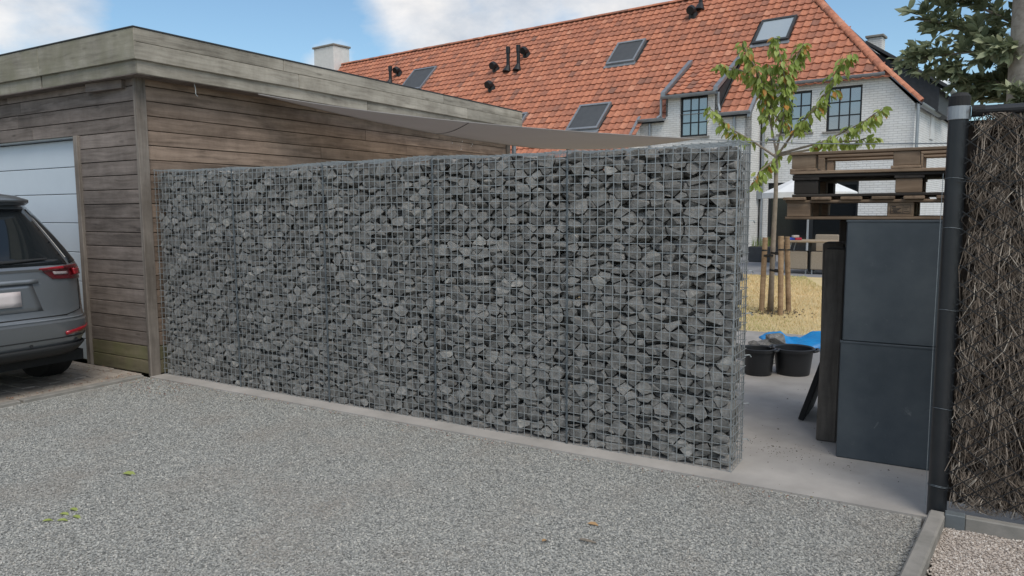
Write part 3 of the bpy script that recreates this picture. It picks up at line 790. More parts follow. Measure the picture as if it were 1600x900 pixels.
# roof windows
for a,b,c_,d_,kind in skylights:
    sk = MB()
    fr = bpy.data.objects.new('roof_window', None)
    def slope_obj(name, b_, mat, par):
        o = b_.build(name, mat, par); return o
    w_, h_ = b-a, (d_-c_)/S2
    fm = MB().box(0,w_,0,.09,.0,.115).box(0,w_,h_-.09,h_,.0,.125).box(0,.08,.09,h_-.09,0,.12).box(w_-.08,w_,.09,h_-.09,0,.12)
    fo = fm.build('roof_window', m_slate if kind == 'g' else m_metal, roof); M4 = F45.to_4x4(); M4.translation = Vector((a,c_,rz(c_)-.01)); fo.matrix_local = M4
    MB().box(.08,w_-.08,.09,h_-.09,.03,.095).build('pane', m_skypane if kind == 'g' else m_blind, fo)
    MB().box(-.06,w_+.06,-.16,0,.0,.045).build('flashing', m_metal, fo)
# vents and flue pipes on the roof
for (u,v,h) in ((-19.0,2.3,.85),(-11.56,2.04,1.0),(-11.01,2.03,1.0),(-3.66,3.6,.9)):
    z = rz(v)
    q = MB().tube([(u,v,z-.1),(u,v,z+h*.72)], .075, 10).tube([(u,v,z+h*.72),(u,v,z+h)], .095, 10); q.build('flue_pipe', m_black, roof)
    MB().tube([(u,v-.1,z-.07),(u,v,z+.22)], [.2,.08], 10).build('flue_collar', m_black, roof)
for (u,v) in ((-18.9,2.8),(-11.06,2.68),(-12.3,2.14),(-11.76,1.16),(-3.82,3.3)):
    z = rz(v)
    MB().tube([(u,v+.05,z-.05),(u,v-.04,z+.16),(u,v-.16,z+.22)], [.2,.15,.15], 10).tube([(u,v-.16,z+.22),(u,v-.30,z+.16)], [.17,.15], 10).build('roof_vent', m_black, roof)
# chimneys
MB().cbox(-26.45,-24.75,3.6,4.7,8.2,10.42,.02).build('chimney', m_white, roof)
MB().cbox(-26.52,-24.68,3.53,4.77,10.42,10.52,.02).build('chimney_cap', m_kerb, roof)
MB().cbox(1.72,2.2,5.6,6.1,5.0,7.42,.01).build('chimney', m_brick, roof)
MB().cbox(1.66,2.26,5.54,6.16,7.42,7.5,.01).build('chimney_cap', m_kerb, roof)
# gutters, downpipes, flashings
def gutter(name, p0, p1, r_=.075, par=None):
    p0 = Vector(p0); p1 = Vector(p1); d_ = (p1-p0).normalized(); s_ = d_.cross(Vector((0,0,1))).normalized()
    b = MB(); vs_ = []; n_ = 7
    for p in (p0,p1):
        for k in range(n_+1):
            t = PI+PI*k/n_; vs_.append(p+s_*math.cos(t)*r_+Vector((0,0,math.sin(t)*r_*1.1)))
    f_ = [(k,k+1,n_+2+k,n_+1+k) for k in range(n_)]
    vs_ += [p0+s_*r_, p0-s_*r_, p1+s_*r_, p1-s_*r_]
    b.add(vs_, f_); b.tube([p0+s_*r_,p1+s_*r_],.012,5).tube([p0-s_*r_,p1-s_*r_],.012,5)
    o = b.build(name, m_metal, hou, fix=False); so = o.modifiers.new('t','SOLIDIFY'); so.thickness = .006
    return o
gutter('gutter', (.0,-.14,5.24), (3.50,-.14,5.24))
gutter('gutter', (-3.78,-.98,4.40), (-2.85,-.98,4.40)); gutter('gutter', (-1.16,-.98,4.40), (-.0,-.98,4.40))
gutter('gutter', (-2.95,-1.0,5.08), (-1.08,-1.0,5.08))
gutter('gutter', (UE+.14,-.1,4.33), (UE+.14,3.2,4.33))
gutter('gutter', (UL,-2.75,2.60), (-3.8,-2.75,2.60))
for (u,v,z0,z1) in ((.10,-.09,0,5.2),(-3.0,-.9,4.45,5.05),(-3.42,-.86,0,4.36),(-.55,-.86,0,4.36),(UE+.1,-.10,0,4.3),(UE+.09,6.7,0,4.6)):
    MB().tube([(u,v,z0),(u,v,z1)], .042, 8).build('downpipe', m_metal, hou)
MB().tube([(-1.05,-.92,5.06),(-1.05,-.90,4.70),(-.98,-.94,4.46)], .04, 8).build('downpipe', m_metal, hou)
MB().tube([(-3.0,-.9,4.72),(-3.0,-.92,4.50),(-3.1,-.98,4.42)], .04, 8).build('downpipe', m_metal, hou)
# dormer: roof deck, cheeks, edge flashings
dd = MB(); c1, s1 = math.cos(PD), math.sin(PD)
dd.prism([(-.95,5.02),(1.10,5.02+2.05*math.tan(PD)),(1.10,5.09+2.05*math.tan(PD)),(-.95,5.09)],0,-2.87,-1.14).build('dormer_deck', m_slate, hou)
for u0,u1 in ((-2.87,-2.80),(-1.21,-1.14)):
    MB().prism([(-.8,4.46),(1.0,6.28),(1.0,6.22),(-.8,5.06)],0,u0,u1).build('dormer_cheek', m_slate, hou)
for u0 in (-2.98,-1.20):
    MB().prism([(-.98,5.10),(1.12,5.10+2.1*math.tan(PD)),(1.12,5.24+2.1*math.tan(PD)),(-.98,5.22)],0,u0,u0+.15).build('verge_flashing', m_metal, hou)
for u0,v0,v1 in ((-.10,-1.0,.0),(-3.88,-2.65,-.8)):
    MB().prism([(v0,rz(v0)-.06),(v1,rz(v1)-.06),(v1,rz(v1)+.07),(v0,rz(v0)+.07)],0,u0,u0+.10).build('verge_flashing', m_metal, hou)
# slate-clad dormer on the end slope and lower rear wing
MB().prism([(2.6,6.35),(4.55,4.98),(4.55,4.30),(3.4,4.30)],1,2.0,4.6).build('end_dormer', m_slate, hou)
MB().prism([(2.5,6.50),(4.75,4.95),(4.75,5.05),(2.5,6.60)],1,1.85,4.75).build('end_dormer_roof', m_slate, hou)
gutter('gutter', (4.80,1.85,4.93), (4.80,4.75,4.93))
MB().cbox(4.2,4.30,2.6,3.2,3.55,4.5,.005).build('end_window', m_white, hou)
MB().box(2.0,4.1,9.2,14,0,4.2).build('rear_wing_wall', m_brick, hou)
MB().prism([(1.9,4.2),(4.35,4.2),(4.35,4.35),(1.9,6.0)],1,9.2,14).build('rear_wing_roof', m_slate, hou)
# windows
def window(u0,u1,z0,z1,v,cols,rows):
    f = MB(); t = .065
    f.box(u0,u1,v,v+.06,z0,z0+t).box(u0,u1,v,v+.06,z1-t,z1).box(u0,u0+t,v,v+.06,z0+t,z1-t).box(u1-t,u1,v,v+.06,z0+t,z1-t)
    iw = u1-u0-2*t; ih = z1-z0-2*t
    for k in range(1,cols): f.box(u0+t+iw*k/cols-.018,u0+t+iw*k/cols+.018,v+.004,v+.05,z0+t,z1-t)
    for k in range(1,rows): f.box(u0+t,u1-t,v+.007,v+.047,z0+t+ih*k/rows-.018,z0+t+ih*k/rows+.018)
    fo = f.build('window', m_black, hou)
    for i in range(cols):
        for j in range(rows):
            q = MB().box(u0+t+iw*i/cols,u0+t+iw*(i+1)/cols,v+.02,v+.03,z0+t+ih*j/rows,z0+t+ih*(j+1)/rows).build('pane', m_pane, fo)
    MB().cbox(u0-.08,u1+.08,v-.13,v+.02,z0-.06,z0-.003,.006).build('sill', m_kerb, fo)
window(*W1,.08,3,3); window(*W2,.08,3,3); window(*DW,-.72,3,3)
MB().box(DW[0],DW[1],-.78,-.70,5.04,5.07).build('lintel', m_black, hou)
# dark glazed garden doors
gd = MB().box(DR[0],DR[1],.10,.16,DR[2],.10).box(DR[0],DR[1],.10,.16,2.15,2.25).box(DR[0],DR[0]+.08,.10,.16,.1,2.15).box(DR[1]-.08,DR[1],.10,.16,.1,2.15).box(1.5,1.62,.10,.16,.1,2.15).build('garden_door', m_black, hou)
for a,b in ((DR[0]+.08,1.5),(1.62,DR[1]-.08)): MB().box(a,b,.125,.14,.1,2.15).build('pane', glassmat('dark_glass',(.012,.014,.016),.08,1.6), gd)
MB().cbox(-.02,.12,-.25,-.02,1.75,2.02,.01).build('wall_lamp', m_metal, hou)

# ------------------------------------------------------------------ brushwood fence on the right
fen = thing('brushwood_fence', 'brown brushwood screen behind black chain-link on black steel posts', 'fence', (.988,-.1,0))
def fp(x,y,z): return (x-.988, y+.1, z)
def rpost(x):
    ps = MB().tube([fp(x,-.1,-.02),fp(x,-.1,1.93)], .041, 20, cap=True).build('post', m_blackpost, fen); smooth_auto(ps)
    MB().lathe([(.0,.028),(.03,.024),(.043,.008),(.043,-.03)], fp(x,-.1,1.925), 20).build('post_cap', m_rubber, ps)
    MB().lathe([(.0425,-.03),(.0455,-.028),(.0455,.028),(.0425,.03)], fp(x,-.1,1.862), 20).build('clamp', m_metal, ps)
    for z in (.16,.165,.53,.985,1.355,1.575):
        pts = [fp(x+.0435*math.cos(t*.52+.3), -.1+.0435*math.sin(t*.52+.3), z+.004*math.sin(t)) for t in range(13)]
        MB().tube(pts, .0014, 4).build('tie_wire', m_joint, ps)
    return ps
rpost(.988); rpost(3.4)
MB().tube([fp(1.05,-.1,1.868),fp(3.36,-.1,1.868)], .022, 14).build('top_rail', m_blackpost, fen)
MB().tube([fp(1.035,-.1,1.868),fp(1.085,-.1,1.868)], .026, 14).tube([fp(1.044,-.14,1.868),fp(1.044,-.06,1.868)], .007, 6).build('rail_clamp', m_rubber, fen)
MB().tube([fp(.94,-.09,.05),fp(.937,-.088,.9),fp(.94,-.09,1.6)], .0018, 4).build('strain_wire', m_wire, fen)
for z in (.155,.99,1.56):
    MB().tube([fp(.99,-.148,z),fp(2.0,-.150,z-.004),fp(3.4,-.148,z)], .0018, 4).build('line_wire', m_blackpost, fen)
w = MB(); cw, ch = .098, .078
k = -30
def clip_wire(p0, p1):
    # clip a diagonal to the fence rectangle
    (xa,za),(xb,zb) = p0,p1
    lo,hi = 0.0,1.0
    for a,b,mn,mx in ((xa,xb,1.02,3.36),(za,zb,.10,1.845)):
        d_ = b-a
        t0,t1 = sorted(((mn-a)/d_,(mx-a)/d_)); lo = max(lo,t0); hi = min(hi,t1)
    if hi-lo < .005: return
    w.wire(fp(xa+(xb-xa)*lo,-.150+.003*(1 if zb>za else -1),za+(zb-za)*lo), fp(xa+(xb-xa)*hi,-.150+.003*(1 if zb>za else -1),za+(zb-za)*hi), .0026)
for k in range(-26,26):
    x0 = 1.02+k*cw; H = 1.9
    clip_wire((x0,.0),(x0+H/ch*cw,H)); clip_wire((x0,H),(x0+H/ch*cw,0.0))
w.build('chain_link', m_blackpost, fen, fix=False)
m_twig = tonemat('dry_heather', [(0,(.055,.042,.033)), (.45,(.205,.163,.128)), (.8,(.36,.295,.24)), (1,(.56,.49,.41))], bmp=.1, mottle=.25, mscale=60)
tw = MB()
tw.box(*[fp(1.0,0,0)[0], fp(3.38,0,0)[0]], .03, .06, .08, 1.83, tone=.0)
for jj in range(0, 49):
    for ii in range(0, 12):
        cx = 1.02+(ii+(.5 if jj % 2 else 0))*.098+rng.normal(0,.020); cz = .085+jj*.039+rng.normal(0,.016)
        if cz > 1.86 or cx > 2.05: continue
        base = rng.uniform(.18,.80); lean = rng.normal(0,.30)
        for _ in range(30):
            an = lean+rng.normal(0,.33); L = rng.uniform(.045,.10); px_ = cx+rng.normal(0,.020); pz = cz+.03+rng.normal(0,.012)
            bow = rng.uniform(.008,.040); bnd = rng.normal(0,.35)
            p0 = fp(px_, -.085, min(1.86,pz)); p1 = fp(px_+math.sin(an)*L*.5, -.095-bow, max(.07,min(1.85,pz-L*.45))); p2 = fp(px_+math.sin(an+bnd)*L, -.095-bow*.9, max(.064,pz-L))
            if min(p0[0],p2[0]) < .046: continue
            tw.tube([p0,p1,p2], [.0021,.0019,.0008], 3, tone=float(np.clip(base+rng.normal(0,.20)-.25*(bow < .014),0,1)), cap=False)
for k in range(750):         # long upright twigs between the tufts
    px_ = rng.uniform(1.05,2.0); pz = rng.uniform(.35,1.85); L = rng.uniform(.15,.42); an = rng.normal(0,.13); dy = rng.uniform(.0,.045)
    if pz-L < .07: continue
    tw.tube([fp(px_,-.092-dy*.6,pz),fp(px_+math.sin(an)*L*.5,-.098-dy,pz-L*.5),fp(px_+math.sin(an+rng.normal(0,.15))*L,-.095-dy*.7,pz-L)], [.0017,.0021,.0009], 3, tone=float(np.clip(rng.normal(.5,.25),0,1)), cap=False)
for k in range(1400):        # coarser fill further along
    px_ = rng.uniform(2.0,3.36); pz = rng.uniform(.1,1.8); L = rng.uniform(.08,.16); an = rng.normal(0,.4)
    tw.tube([fp(px_,-.08,pz),fp(px_+math.sin(an)*L,-.1,pz-L)], [.004,.002], 3, tone=float(rng.uniform(.1,.9)), cap=False)
o = tw.build('brushwood', m_twig, fen, fix=False); o['kind'] = 'stuff'
MB().cbox(1.10-.988,3.4-.988,-.10,-.055,-.05,.062,.005).build('base_plank', m_kerb, fen)
MB().cbox(1.022-.988,1.10-.988,-.107,-.052,-.04,.066,.003).build('plank_bracket', pmat('grey_steel',(.16,.18,.19),rough=.5,bmp=.05), fen)

# ------------------------------------------------------------------ stacked dark boxes
def steel_box(label, x0, z0, rot):
    t = thing('steel_box', label, 'box', (x0+.35,.90,z0), rot, 'dark boxes stacked by the fence')
    s_ = .341
    MB().cbox(-s_,s_,-.34,.34,0,.680,.006).build('shell', m_box, t)
    MB().cbox(-s_-.003,s_+.003,-.343,-.30,.672,.684,.002).build('rim', m_box, t)
    for sx in (-1,1): MB().cbox(sx*s_-.004,sx*s_+.004,-.30,.30,.05,.06,.001).build('side_seam', m_slab, t)
    return t
steel_box('lower of two dark blue-grey square boxes, standing on the concrete', .456, .012, 0)
steel_box('upper of two dark blue-grey square boxes, carrying the pallets', .463, .6975, R(.3))

# pallets lying on the boxes
def pallet(label, z, x0, y0, flip, mats, h=.128, rot=0, across=False):
    t = thing('pallet', label, 'pallet', (x0+.6,y0+.4,z), rot, 'pallets stacked on the dark boxes')
    mb, mk = mats
    zz = (lambda a,b: (h-b,h-a)) if flip else (lambda a,b: (a,b))
    def bd(nm, xa,xb,ya,yb,za,zb,mat):
        L = (xb-xa) if (xb-xa) > (yb-ya) else (yb-ya)
        za,zb = zz(za,zb)
        if (xb-xa) > (yb-ya): MB().cbox(-L/2,L/2,-(yb-ya)/2,(yb-ya)/2,0,zb-za,.003).build(nm, mat, t, loc=((xa+xb)/2,(ya+yb)/2,za), rot=(rng.normal(0,.006),rng.normal(0,.002),rng.normal(0,.008)))
        else: MB().cbox(-L/2,L/2,-(xb-xa)/2,(xb-xa)/2,0,zb-za,.003).build(nm, mat, t, loc=((xa+xb)/2,(ya+yb)/2,za), rot=(0,0,PI/2+rng.normal(0,.004)))
    for y_ in (-.4,-.06,.28): bd('runner',-.6,.6,y_,y_+.12,0,.016,mb)
    for x_ in (-.6,-.0725,.455):
        for y_ in (-.4,-.0725,.28):
            bd('block',x_+.008,x_+.137,y_+.008,y_+.112,.0165,.094,mk[0] if (across and y_ < -.3 and x_ > -.2) else mk[rng.integers(len(mk))])
    if across:
        st = MB()
        for (a,b_,c_,d_) in ((-.048,.048,.078,.0795),(-.048,.048,.033,.0345),(-.048,-.0465,.0345,.078),(.0465,.048,.0345,.078),(.012,.0135,.0345,.078),(-.042,-.022,.068,.0725),(-.042,.004,.060,.0625),(-.036,-.004,.053,.0555),(-.042,-.014,.046,.0485),(-.034,.004,.039,.0415),(.018,.040,.066,.0685),(.018,.034,.056,.0585),(.018,.042,.044,.0465)):
            st.box(a,b_,-.3935,-.3915,c_,d_)
        st.build('stamp', m_black, t)
        for y_ in (-.4,-.06,.28): bd('stringer_board',-.6,.6,y_,y_+.12,.0945,.110,mb)
        for k in range(8): bd('deck_board',-.615+k*.157,-.615+k*.157+rng.uniform(.10,.13),-.42,.42,.1105,h,mb)
    else:
        for x_ in (-.6,-.0725,.455): bd('cross_board',x_,x_+.145,-.4,.4,.0945,.110,mb)
        for k in range(6): bd('deck_board',-.6,.6,-.4+k*.137,-.4+k*.137+.115,.1105,h,mb)
    return t
pallet('lowest pallet of three, with pale printed block, on the dark box', 1.384, .135, .585, False, (m_pallet,(m_palletl,m_pallet,m_palletl)), across=True)
pallet('middle pallet of three, dark stained with black blocks', 1.5135, .165, .60, False, (m_palletd,(m_palletd,m_palletd,m_pallet)), rot=R(.5))
pallet('topmost pallet of three, upside down with its runners on top', 1.643, .155, .59, True, (m_pallet,(m_pallet,m_palletl)), rot=R(-.4))
# stamped mark on one front block: a small frame and strokes
# ------------------------------------------------------------------ tarred sleepers and slab leaning by the boxes
def sleeper(label, x, y, h, rx, ry, w_=.125, d_=.20):
    t = thing('timber_sleeper', label, 'sleeper', (x,y,.012), 0, 'tarred sleepers standing beside the boxes')
    MB().cbox(0,h,-d_/2,d_/2,-w_/2,w_/2,.008).build('timber', m_sleep, t, rot=(rx,-PI/2+ry,0))
    MB().cbox(h,h+.004,-d_/2+.01,d_/2-.01,-w_/2+.01,w_/2-.01,.001).build('end_grain', m_palletd, t, rot=(rx,-PI/2+ry,0))
    return t
sleeper('front tarred timber sleeper standing upright against the box', .372, .93, 1.19, 0, R(.6), .115)
sleeper('second tarred timber sleeper standing behind the front one', .355, 1.20, 1.215, 0, R(-.8), .13)
sleeper('tallest dark sleeper behind the others, under the pallets', .40, 1.46, 1.36, 0, 0, .13)
t = thing('dark_slab', 'thin dark slab leaning against the upright sleepers', 'slab', (.135,1.30,.012))
MB().cbox(0,.62,-.22,.22,-.018,.018,.004).build('plate', m_slab, t, loc=(.02,.16,.004), rot=(0,-PI/2+R(17),0))
MB().cbox(.58,.622,-.223,.223,-.021,.021,.003).build('edge_band', m_sleep, t, loc=(.02,.16,.004), rot=(0,-PI/2+R(17),0))

# ------------------------------------------------------------------ buckets with stones, blue tarp
def bucket(label, x, y, r_, h):
    t = thing('bucket', label, 'bucket', (x,y,.012), 0, 'black buckets on the concrete')
    b = MB().lathe([(.001,0),(r_*.80,0),(r_*.82,.01),(r_*.97,h-.02),(r_*.985,h-.03),(r_*1.05,h-.03),(r_*1.06,h-.005),(r_*1.0,h),(r_*.93,h-.01),(r_*.78,.02),(.001,.02)], n=32)
    o = b.build('body', m_bucket, t); smooth_auto(o, 35)
    for s_ in (-1,1):
        hd = MB().tube([(s_*r_*1.05,-.07,h-.015),(s_*r_*1.18,-.05,h-.012),(s_*r_*1.2,0,h-.012),(s_*r_*1.18,.05,h-.012),(s_*r_*1.05,.07,h-.015)], .012, 6); hd.build('handle', m_bucket, t, smooth=True)
    return t
bucket('left black bucket beside the gabion end, heaped with stones behind it', -.425, 2.58, .138, .235)
bucket('right black bucket with a single stone inside', -.165, 2.74, .168, .235)
def rock(label, loc, r_, sq=(1,.8,.6)):
    pts = [Vector((rng.normal(),rng.normal(),rng.normal())).normalized() for _ in range(16)]
    bm = bmesh.new()
    for p in pts: bm.verts.new((p.x*r_*sq[0]*rng.uniform(.85,1.1), p.y*r_*sq[1], p.z*r_*sq[2]))
    bmesh.ops.convex_hull(bm, input=bm.verts)
    for v_ in [v_ for v_ in bm.verts if not v_.link_faces]: bm.verts.remove(v_)
    me = bpy.data.meshes.new('loose_stone'); bm.to_mesh(me); bm.free()
    at = me.attributes.new('tone','FLOAT','POINT'); at.data.foreach_set('value',[float(rng.uniform(.2,.8))]*len(me.vertices))
    zmin = min(v_.co.z for v_ in me.vertices)
    o = ob('loose_stone', me, m_stone, None, (loc[0],loc[1],loc[2]-zmin-.003), (0,0,rng.uniform(0,6.28)))
    return tag(o, label, 'stone', 'loose grey stones near the buckets')
heap = [(-.62,3.12,.012,.12),(-.42,3.16,.012,.12),(-.22,3.2,.012,.11),(-.55,3.34,.012,.12),(-.34,3.38,.012,.12),(-.50,3.20,.085,.125),(-.31,3.24,.085,.12),(-.42,3.22,.155,.115),(-.60,3.24,.10,.09)]
hl_ = ['stone at the left foot of the heap behind buckets','middle stone at the foot of the heap behind buckets','stone at the right foot of the heap behind buckets','rear left stone of the heap behind buckets','rear right stone of the heap behind buckets','left stone in the upper layer of the heap','right stone in the upper layer of the heap','topmost stone of the heap behind buckets','small stone tucked high on the left of the heap']
for (x,y,z,r_),l in zip(heap,hl_): rock(l,(x,y,z),r_)
for k,(x,y) in enumerate(((-.20,2.71),(-.10,2.80))): rock(('grey stone lying in the right black bucket','smaller stone at the back inside right bucket')[k],(x,y,.032),(.085,.065)[k],(1,.8,1.1))
for k,(x,y) in enumerate(((-.465,2.57),(-.385,2.60))): rock(('stone at the left inside the left bucket','stone at the right inside the left bucket')[k],(x,y,.032),.06,(1,.8,1.3))
tb_ = MB(); nxx, nyy = 34, 16; vs_ = []
for i in range(nxx+1):
    for j in range(nyy+1):
        s_ = i/nxx; q = j/nyy
        e = math.sin(PI*min(1,max(0,q)))**.6*(.5+.5*min(1,s_*5))*min(1,(1-s_)*8+.2)
        z = .012+.16*e*(.75+.25*math.sin(9*s_+2*q))+.016*math.sin(23*s_+9*q)*e+.012*math.sin(31*q+12*s_)*e
        vs_.append((-.72+.80*s_+.04*math.sin(6*q), 3.78+.42*q+.42*s_*.5+.04*math.sin(8*s_), max(.016,z)))
tb_.add(vs_, [(i*(nyy+1)+j,(i+1)*(nyy+1)+j,(i+1)*(nyy+1)+j+1,i*(nyy+1)+j+1) for i in range(nxx) for j in range(nyy)])
o = tb_.build('blue_tarp', m_tarp, smooth=True); so = o.modifiers.new('t','SOLIDIFY'); so.thickness = .004; so.offset = 1
tag(o, 'bright blue folded tarpaulin lying on concrete behind the buckets', 'tarp')

# dirt crumbs on the concrete and grass of the lawn (uncountable)
cr = MB()
for k in range(260):
    if k < 170: x = rng.normal(.15,.28); y = .55+rng.normal(0,.10)+.35*(x-.1)*-.6
    else: x = rng.uniform(-.1,.9); y = rng.uniform(-.1,2.4)
    if x > .44 and y > .5: continue
    if x < .02 and y < .3: continue
    r_ = rng.uniform(.0012,.0045)*(2.2 if rng.random() < .08 else 1)
    a = rng.uniform(0,6.28)
    P = [(x+r_*math.cos(a+t), y+r_*math.sin(a+t)*.7, .0125) for t in (0,1.6,3.1,4.7)]+[(x,y,.0125+r_*.7)]
    cr.add(P, [(0,1,4),(1,2,4),(2,3,4),(3,0,4)])
o = cr.build('soil_crumbs', m_soil, fix=False); o['kind'] = 'stuff'
gr = MB()
for k in range(30000):
    y = rng.uniform(4.92,12.68); x = -1.2-(y-5)*.30+rng.uniform(-1.6,1.8)
    L = rng.uniform(.018,.05); a = rng.uniform(0,6.28); wd = .003+.0004*(y-4)
    dx, dy = math.cos(a)*wd, math.sin(a)*wd; lx, ly = rng.normal(0,.4,2)*L
    gr.add([(x-dx,y-dy,.003),(x+dx,y+dy,.003),(x+lx,y+ly,.003+L)], [(0,1,2)], float(np.clip(.5+.35*math.sin(x*1.3+y*.7)+.3*max(0,(y-9)/4)+rng.normal(0,.2),0,1)))
m_grass = tonemat('dry_grass', [(0,(.76,.58,.33)), (.5,(.64,.50,.26)), (1,(.38,.40,.16))], bmp=0, mottle=.1)
o = gr.build('dry_grass', m_grass, fix=False); o['kind'] = 'stuff'
md_ = MB()
for k in range(260):
    a = rng.uniform(0,6.28); q = abs(rng.normal(0,.28)); x = -1.12+q*math.cos(a); y = 6.72+q*math.sin(a); r_ = rng.uniform(.01,.03)
    P = [(x+r_*math.cos(a+t), y+r_*math.sin(a+t)*.6, .006) for t in (0,1.6,3.1,4.7)]+[(x,y,.01+r_*.6)]
    md_.add(P, [(0,1,4),(1,2,4),(2,3,4),(3,0,4)])
o = md_.build('bark_mulch', m_soil, fix=False); o['kind'] = 'stuff'

# ------------------------------------------------------------------ trees
def leaf_mesh(name, L, W_, fold, mat):
    pts = [(0,0,0),(L*.28,W_*.42,fold*.6),(L*.62,W_*.46,fold*.6),(L,0,-L*.12),(L*.62,-W_*.46,fold*.6),(L*.28,-W_*.42,fold*.6),(L*.3,0,0),(L*.65,0,-L*.02)]
    me = bpy.data.meshes.new(name); me.from_pydata(pts, [], [(0,6,1),(6,7,2,1),(7,3,2),(0,5,6),(6,5,4,7),(7,4,3)])
    if mat: me.materials.append(mat)
    return me, pts, [(0,6,1),(6,7,2,1),(7,3,2),(0,5,6),(6,5,4,7),(7,4,3)]
def leaf_rot(direction, spin):
    d_ = Vector(direction).normalized(); s_ = d_.cross(Vector((0,0,1)))
    s_ = s_.normalized() if s_.length > 1e-3 else Vector((1,0,0)); n_ = s_.cross(d_)
    return Matrix((d_, s_, n_)).transposed() @ Matrix.Rotation(spin,3,'X')
yt = thing('young_tree', 'young staked tree with drooping green leaves and some orange ones', 'tree', (-1.19,6.75,0))
yo = Vector((-1.19,6.75,0))
trunk = [(-1.19,6.75,-.02),(-1.185,6.75,.5),(-1.18,6.75,.97),(-1.165,6.75,1.68),(-1.18,6.75,2.2)]
tk = MB().tube([Vector(p)-yo for p in trunk], [.045,.036,.033,.028,.026], 10).build('trunk', m_bark, yt, smooth=True)
BR = [[(-1.18,6.75,2.2),(-1.11,6.75,2.59),(-1.07,6.78,2.97),(-1.12,6.75,3.35),(-1.23,6.72,3.75)],
 [(-1.14,6.75,2.21),(-.93,6.66,2.48),(-.72,6.6,2.71),(-.5,6.6,2.98),(-.35,6.6,3.33),(-.25,6.55,3.4)],
 [(-1.18,6.75,2.17),(-.77,6.85,2.24),(-.42,6.9,2.43),(-.11,6.9,2.58),(.09,6.9,2.73)],
 [(-1.17,6.75,2.19),(-1.28,6.8,2.65),(-1.39,6.8,3.09),(-1.55,6.8,3.32),(-1.77,6.8,3.4),(-2.02,6.8,3.48)],
 [(-1.37,6.78,3.06),(-1.47,6.66,3.37),(-1.56,6.6,3.55),(-1.64,6.6,3.70)],
 [(-1.17,6.75,2.15),(-1.5,6.7,2.39),(-1.81,6.7,2.58),(-2.09,6.65,2.88)],
 [(-1.08,6.78,2.95),(-1.05,6.9,3.34),(-.96,7.0,3.59),(-.91,7.0,3.69)],
 [(-1.17,6.75,2.13),(-1.23,6.6,2.06),(-1.35,6.5,1.94),(-1.39,6.5,1.81)],
 [(-1.17,6.75,2.19),(-.59,6.95,2.35),(-.19,7.0,2.34),(.01,7.0,2.40)],
 [(-1.11,6.75,2.58),(-1.29,6.85,2.83),(-1.3,6.9,3.18),(-1.35,6.9,3.44)]]
YD = [1.3,1.15,1.0,1.1,1.5,.8,1.4,1.1,.8,1.2]
lm, lp, lf = leaf_mesh('leaf', .125, .060, .010, m_leafy)
crown = bpy.data.objects.new('crown', None); col.objects.link(crown); crown.parent = yt
leaves = []
for bi, pts in enumerate(BR):
    P = [Vector(p)-yo for p in pts]; n_ = len(P)
    MB().tube(P, [.016*(1-.75*i/(n_-1))+.002 for i in range(n_)], 6).build('branch', m_bark, crown)
    for s_ in range(n_-1):
        seg = P[s_+1]-P[s_]
        if s_ == 0 and bi not in (4,6,7): cnt = int(seg.length*10)
        else: cnt = int(seg.length*105*YD[bi])
        for k in range(cnt):
            t_ = rng.random(); p = P[s_]+seg*t_
            a = rng.uniform(0,6.28); out = Vector((math.cos(a),math.sin(a),0))
            p = p+out*rng.uniform(.0,.085)+Vector((0,0,rng.uniform(-.07,.03)))
            dr_ = out*rng.uniform(.25,.8)+Vector((0,0,-rng.uniform(.35,1.2)))
            leaves.append((p, leaf_rot(dr_, rng.normal(0,.6)), rng.uniform(.75,1.2), float(rng.random())))
    for k in range(10):      # tuft at the tip
        a = rng.uniform(0,6.28); out = Vector((math.cos(a),math.sin(a),0))
        leaves.append((P[-1]+out*.02+Vector((0,0,rng.uniform(-.08,.03))), leaf_rot(out*.6+Vector((0,0,-rng.uniform(.1,.9))), rng.normal(0,.5)), rng.uniform(.7,1.1), float(rng.random())))
leaves.sort(key=lambda l: (l[0].y, -l[2]))
lmass = MB(); LP = np.array(lp)
for i,(p,M3,sc,tone) in enumerate(leaves):
    if i < 300:
        o = ob('leaf', lm, None, crown); M4 = M3.to_4x4()@Matrix.Scale(sc,4); M4.translation = p; o.matrix_local = M4
    else: lmass.add(LP*sc@np.array(M3).T+np.array(p), lf, tone)
o = lmass.build('foliage', m_leafys, crown, fix=False); o['kind'] = 'stuff'
# tree stakes with rubber ties
for nm,x,y,h,tx,ty in (('stake left of the young tree trunk',-1.30,6.70,1.05,.02,.01),('front stake of the pair right of the young tree',-1.00,6.48,1.08,-.03,.02),('rear stake of the pair right of the young tree',-.965,6.86,1.06,-.05,-.02)):
    t = thing('tree_stake', 'round wooden '+nm, 'stake', (x,y,0), 0, 'stakes around the young tree')
    MB().tube([(0,0,-.02),(tx*.5,ty*.5,h*.5),(tx,ty,h)], .036, 12).build('pole', m_stake, t, smooth=False)
    MB().lathe([(.0365,-.012),(.0375,0),(.0365,.012)], (tx*.8,ty*.8,h*.83), 12).build('band', m_rubber, t)
def tie(label, a, b, z):
    t = thing('tree_tie', label, 'tree tie', (*a,z))
    d_ = Vector((b[0]-a[0],b[1]-a[1],0))
    for s_ in (-1,1):
        sd = d_.cross(Vector((0,0,1))).normalized()*.04*s_
        MB().cbox(-.0,d_.length,-.002,.002,-.014,.014,.001).build('strap', m_rubber, t, loc=sd, rot=(0,0,math.atan2(d_.y,d_.x)))
    MB().cbox(-.03,.03,-.03,.03,-.022,.022,.006).build('buffer', m_rubber, t, loc=d_*.5)
tie('black rubber tie from left stake to young tree trunk', (-1.30,6.70), (-1.18,6.75), .80)
tie('upper black rubber tie from right stakes to young tree trunk', (-1.02,6.49), (-1.17,6.74), .84)
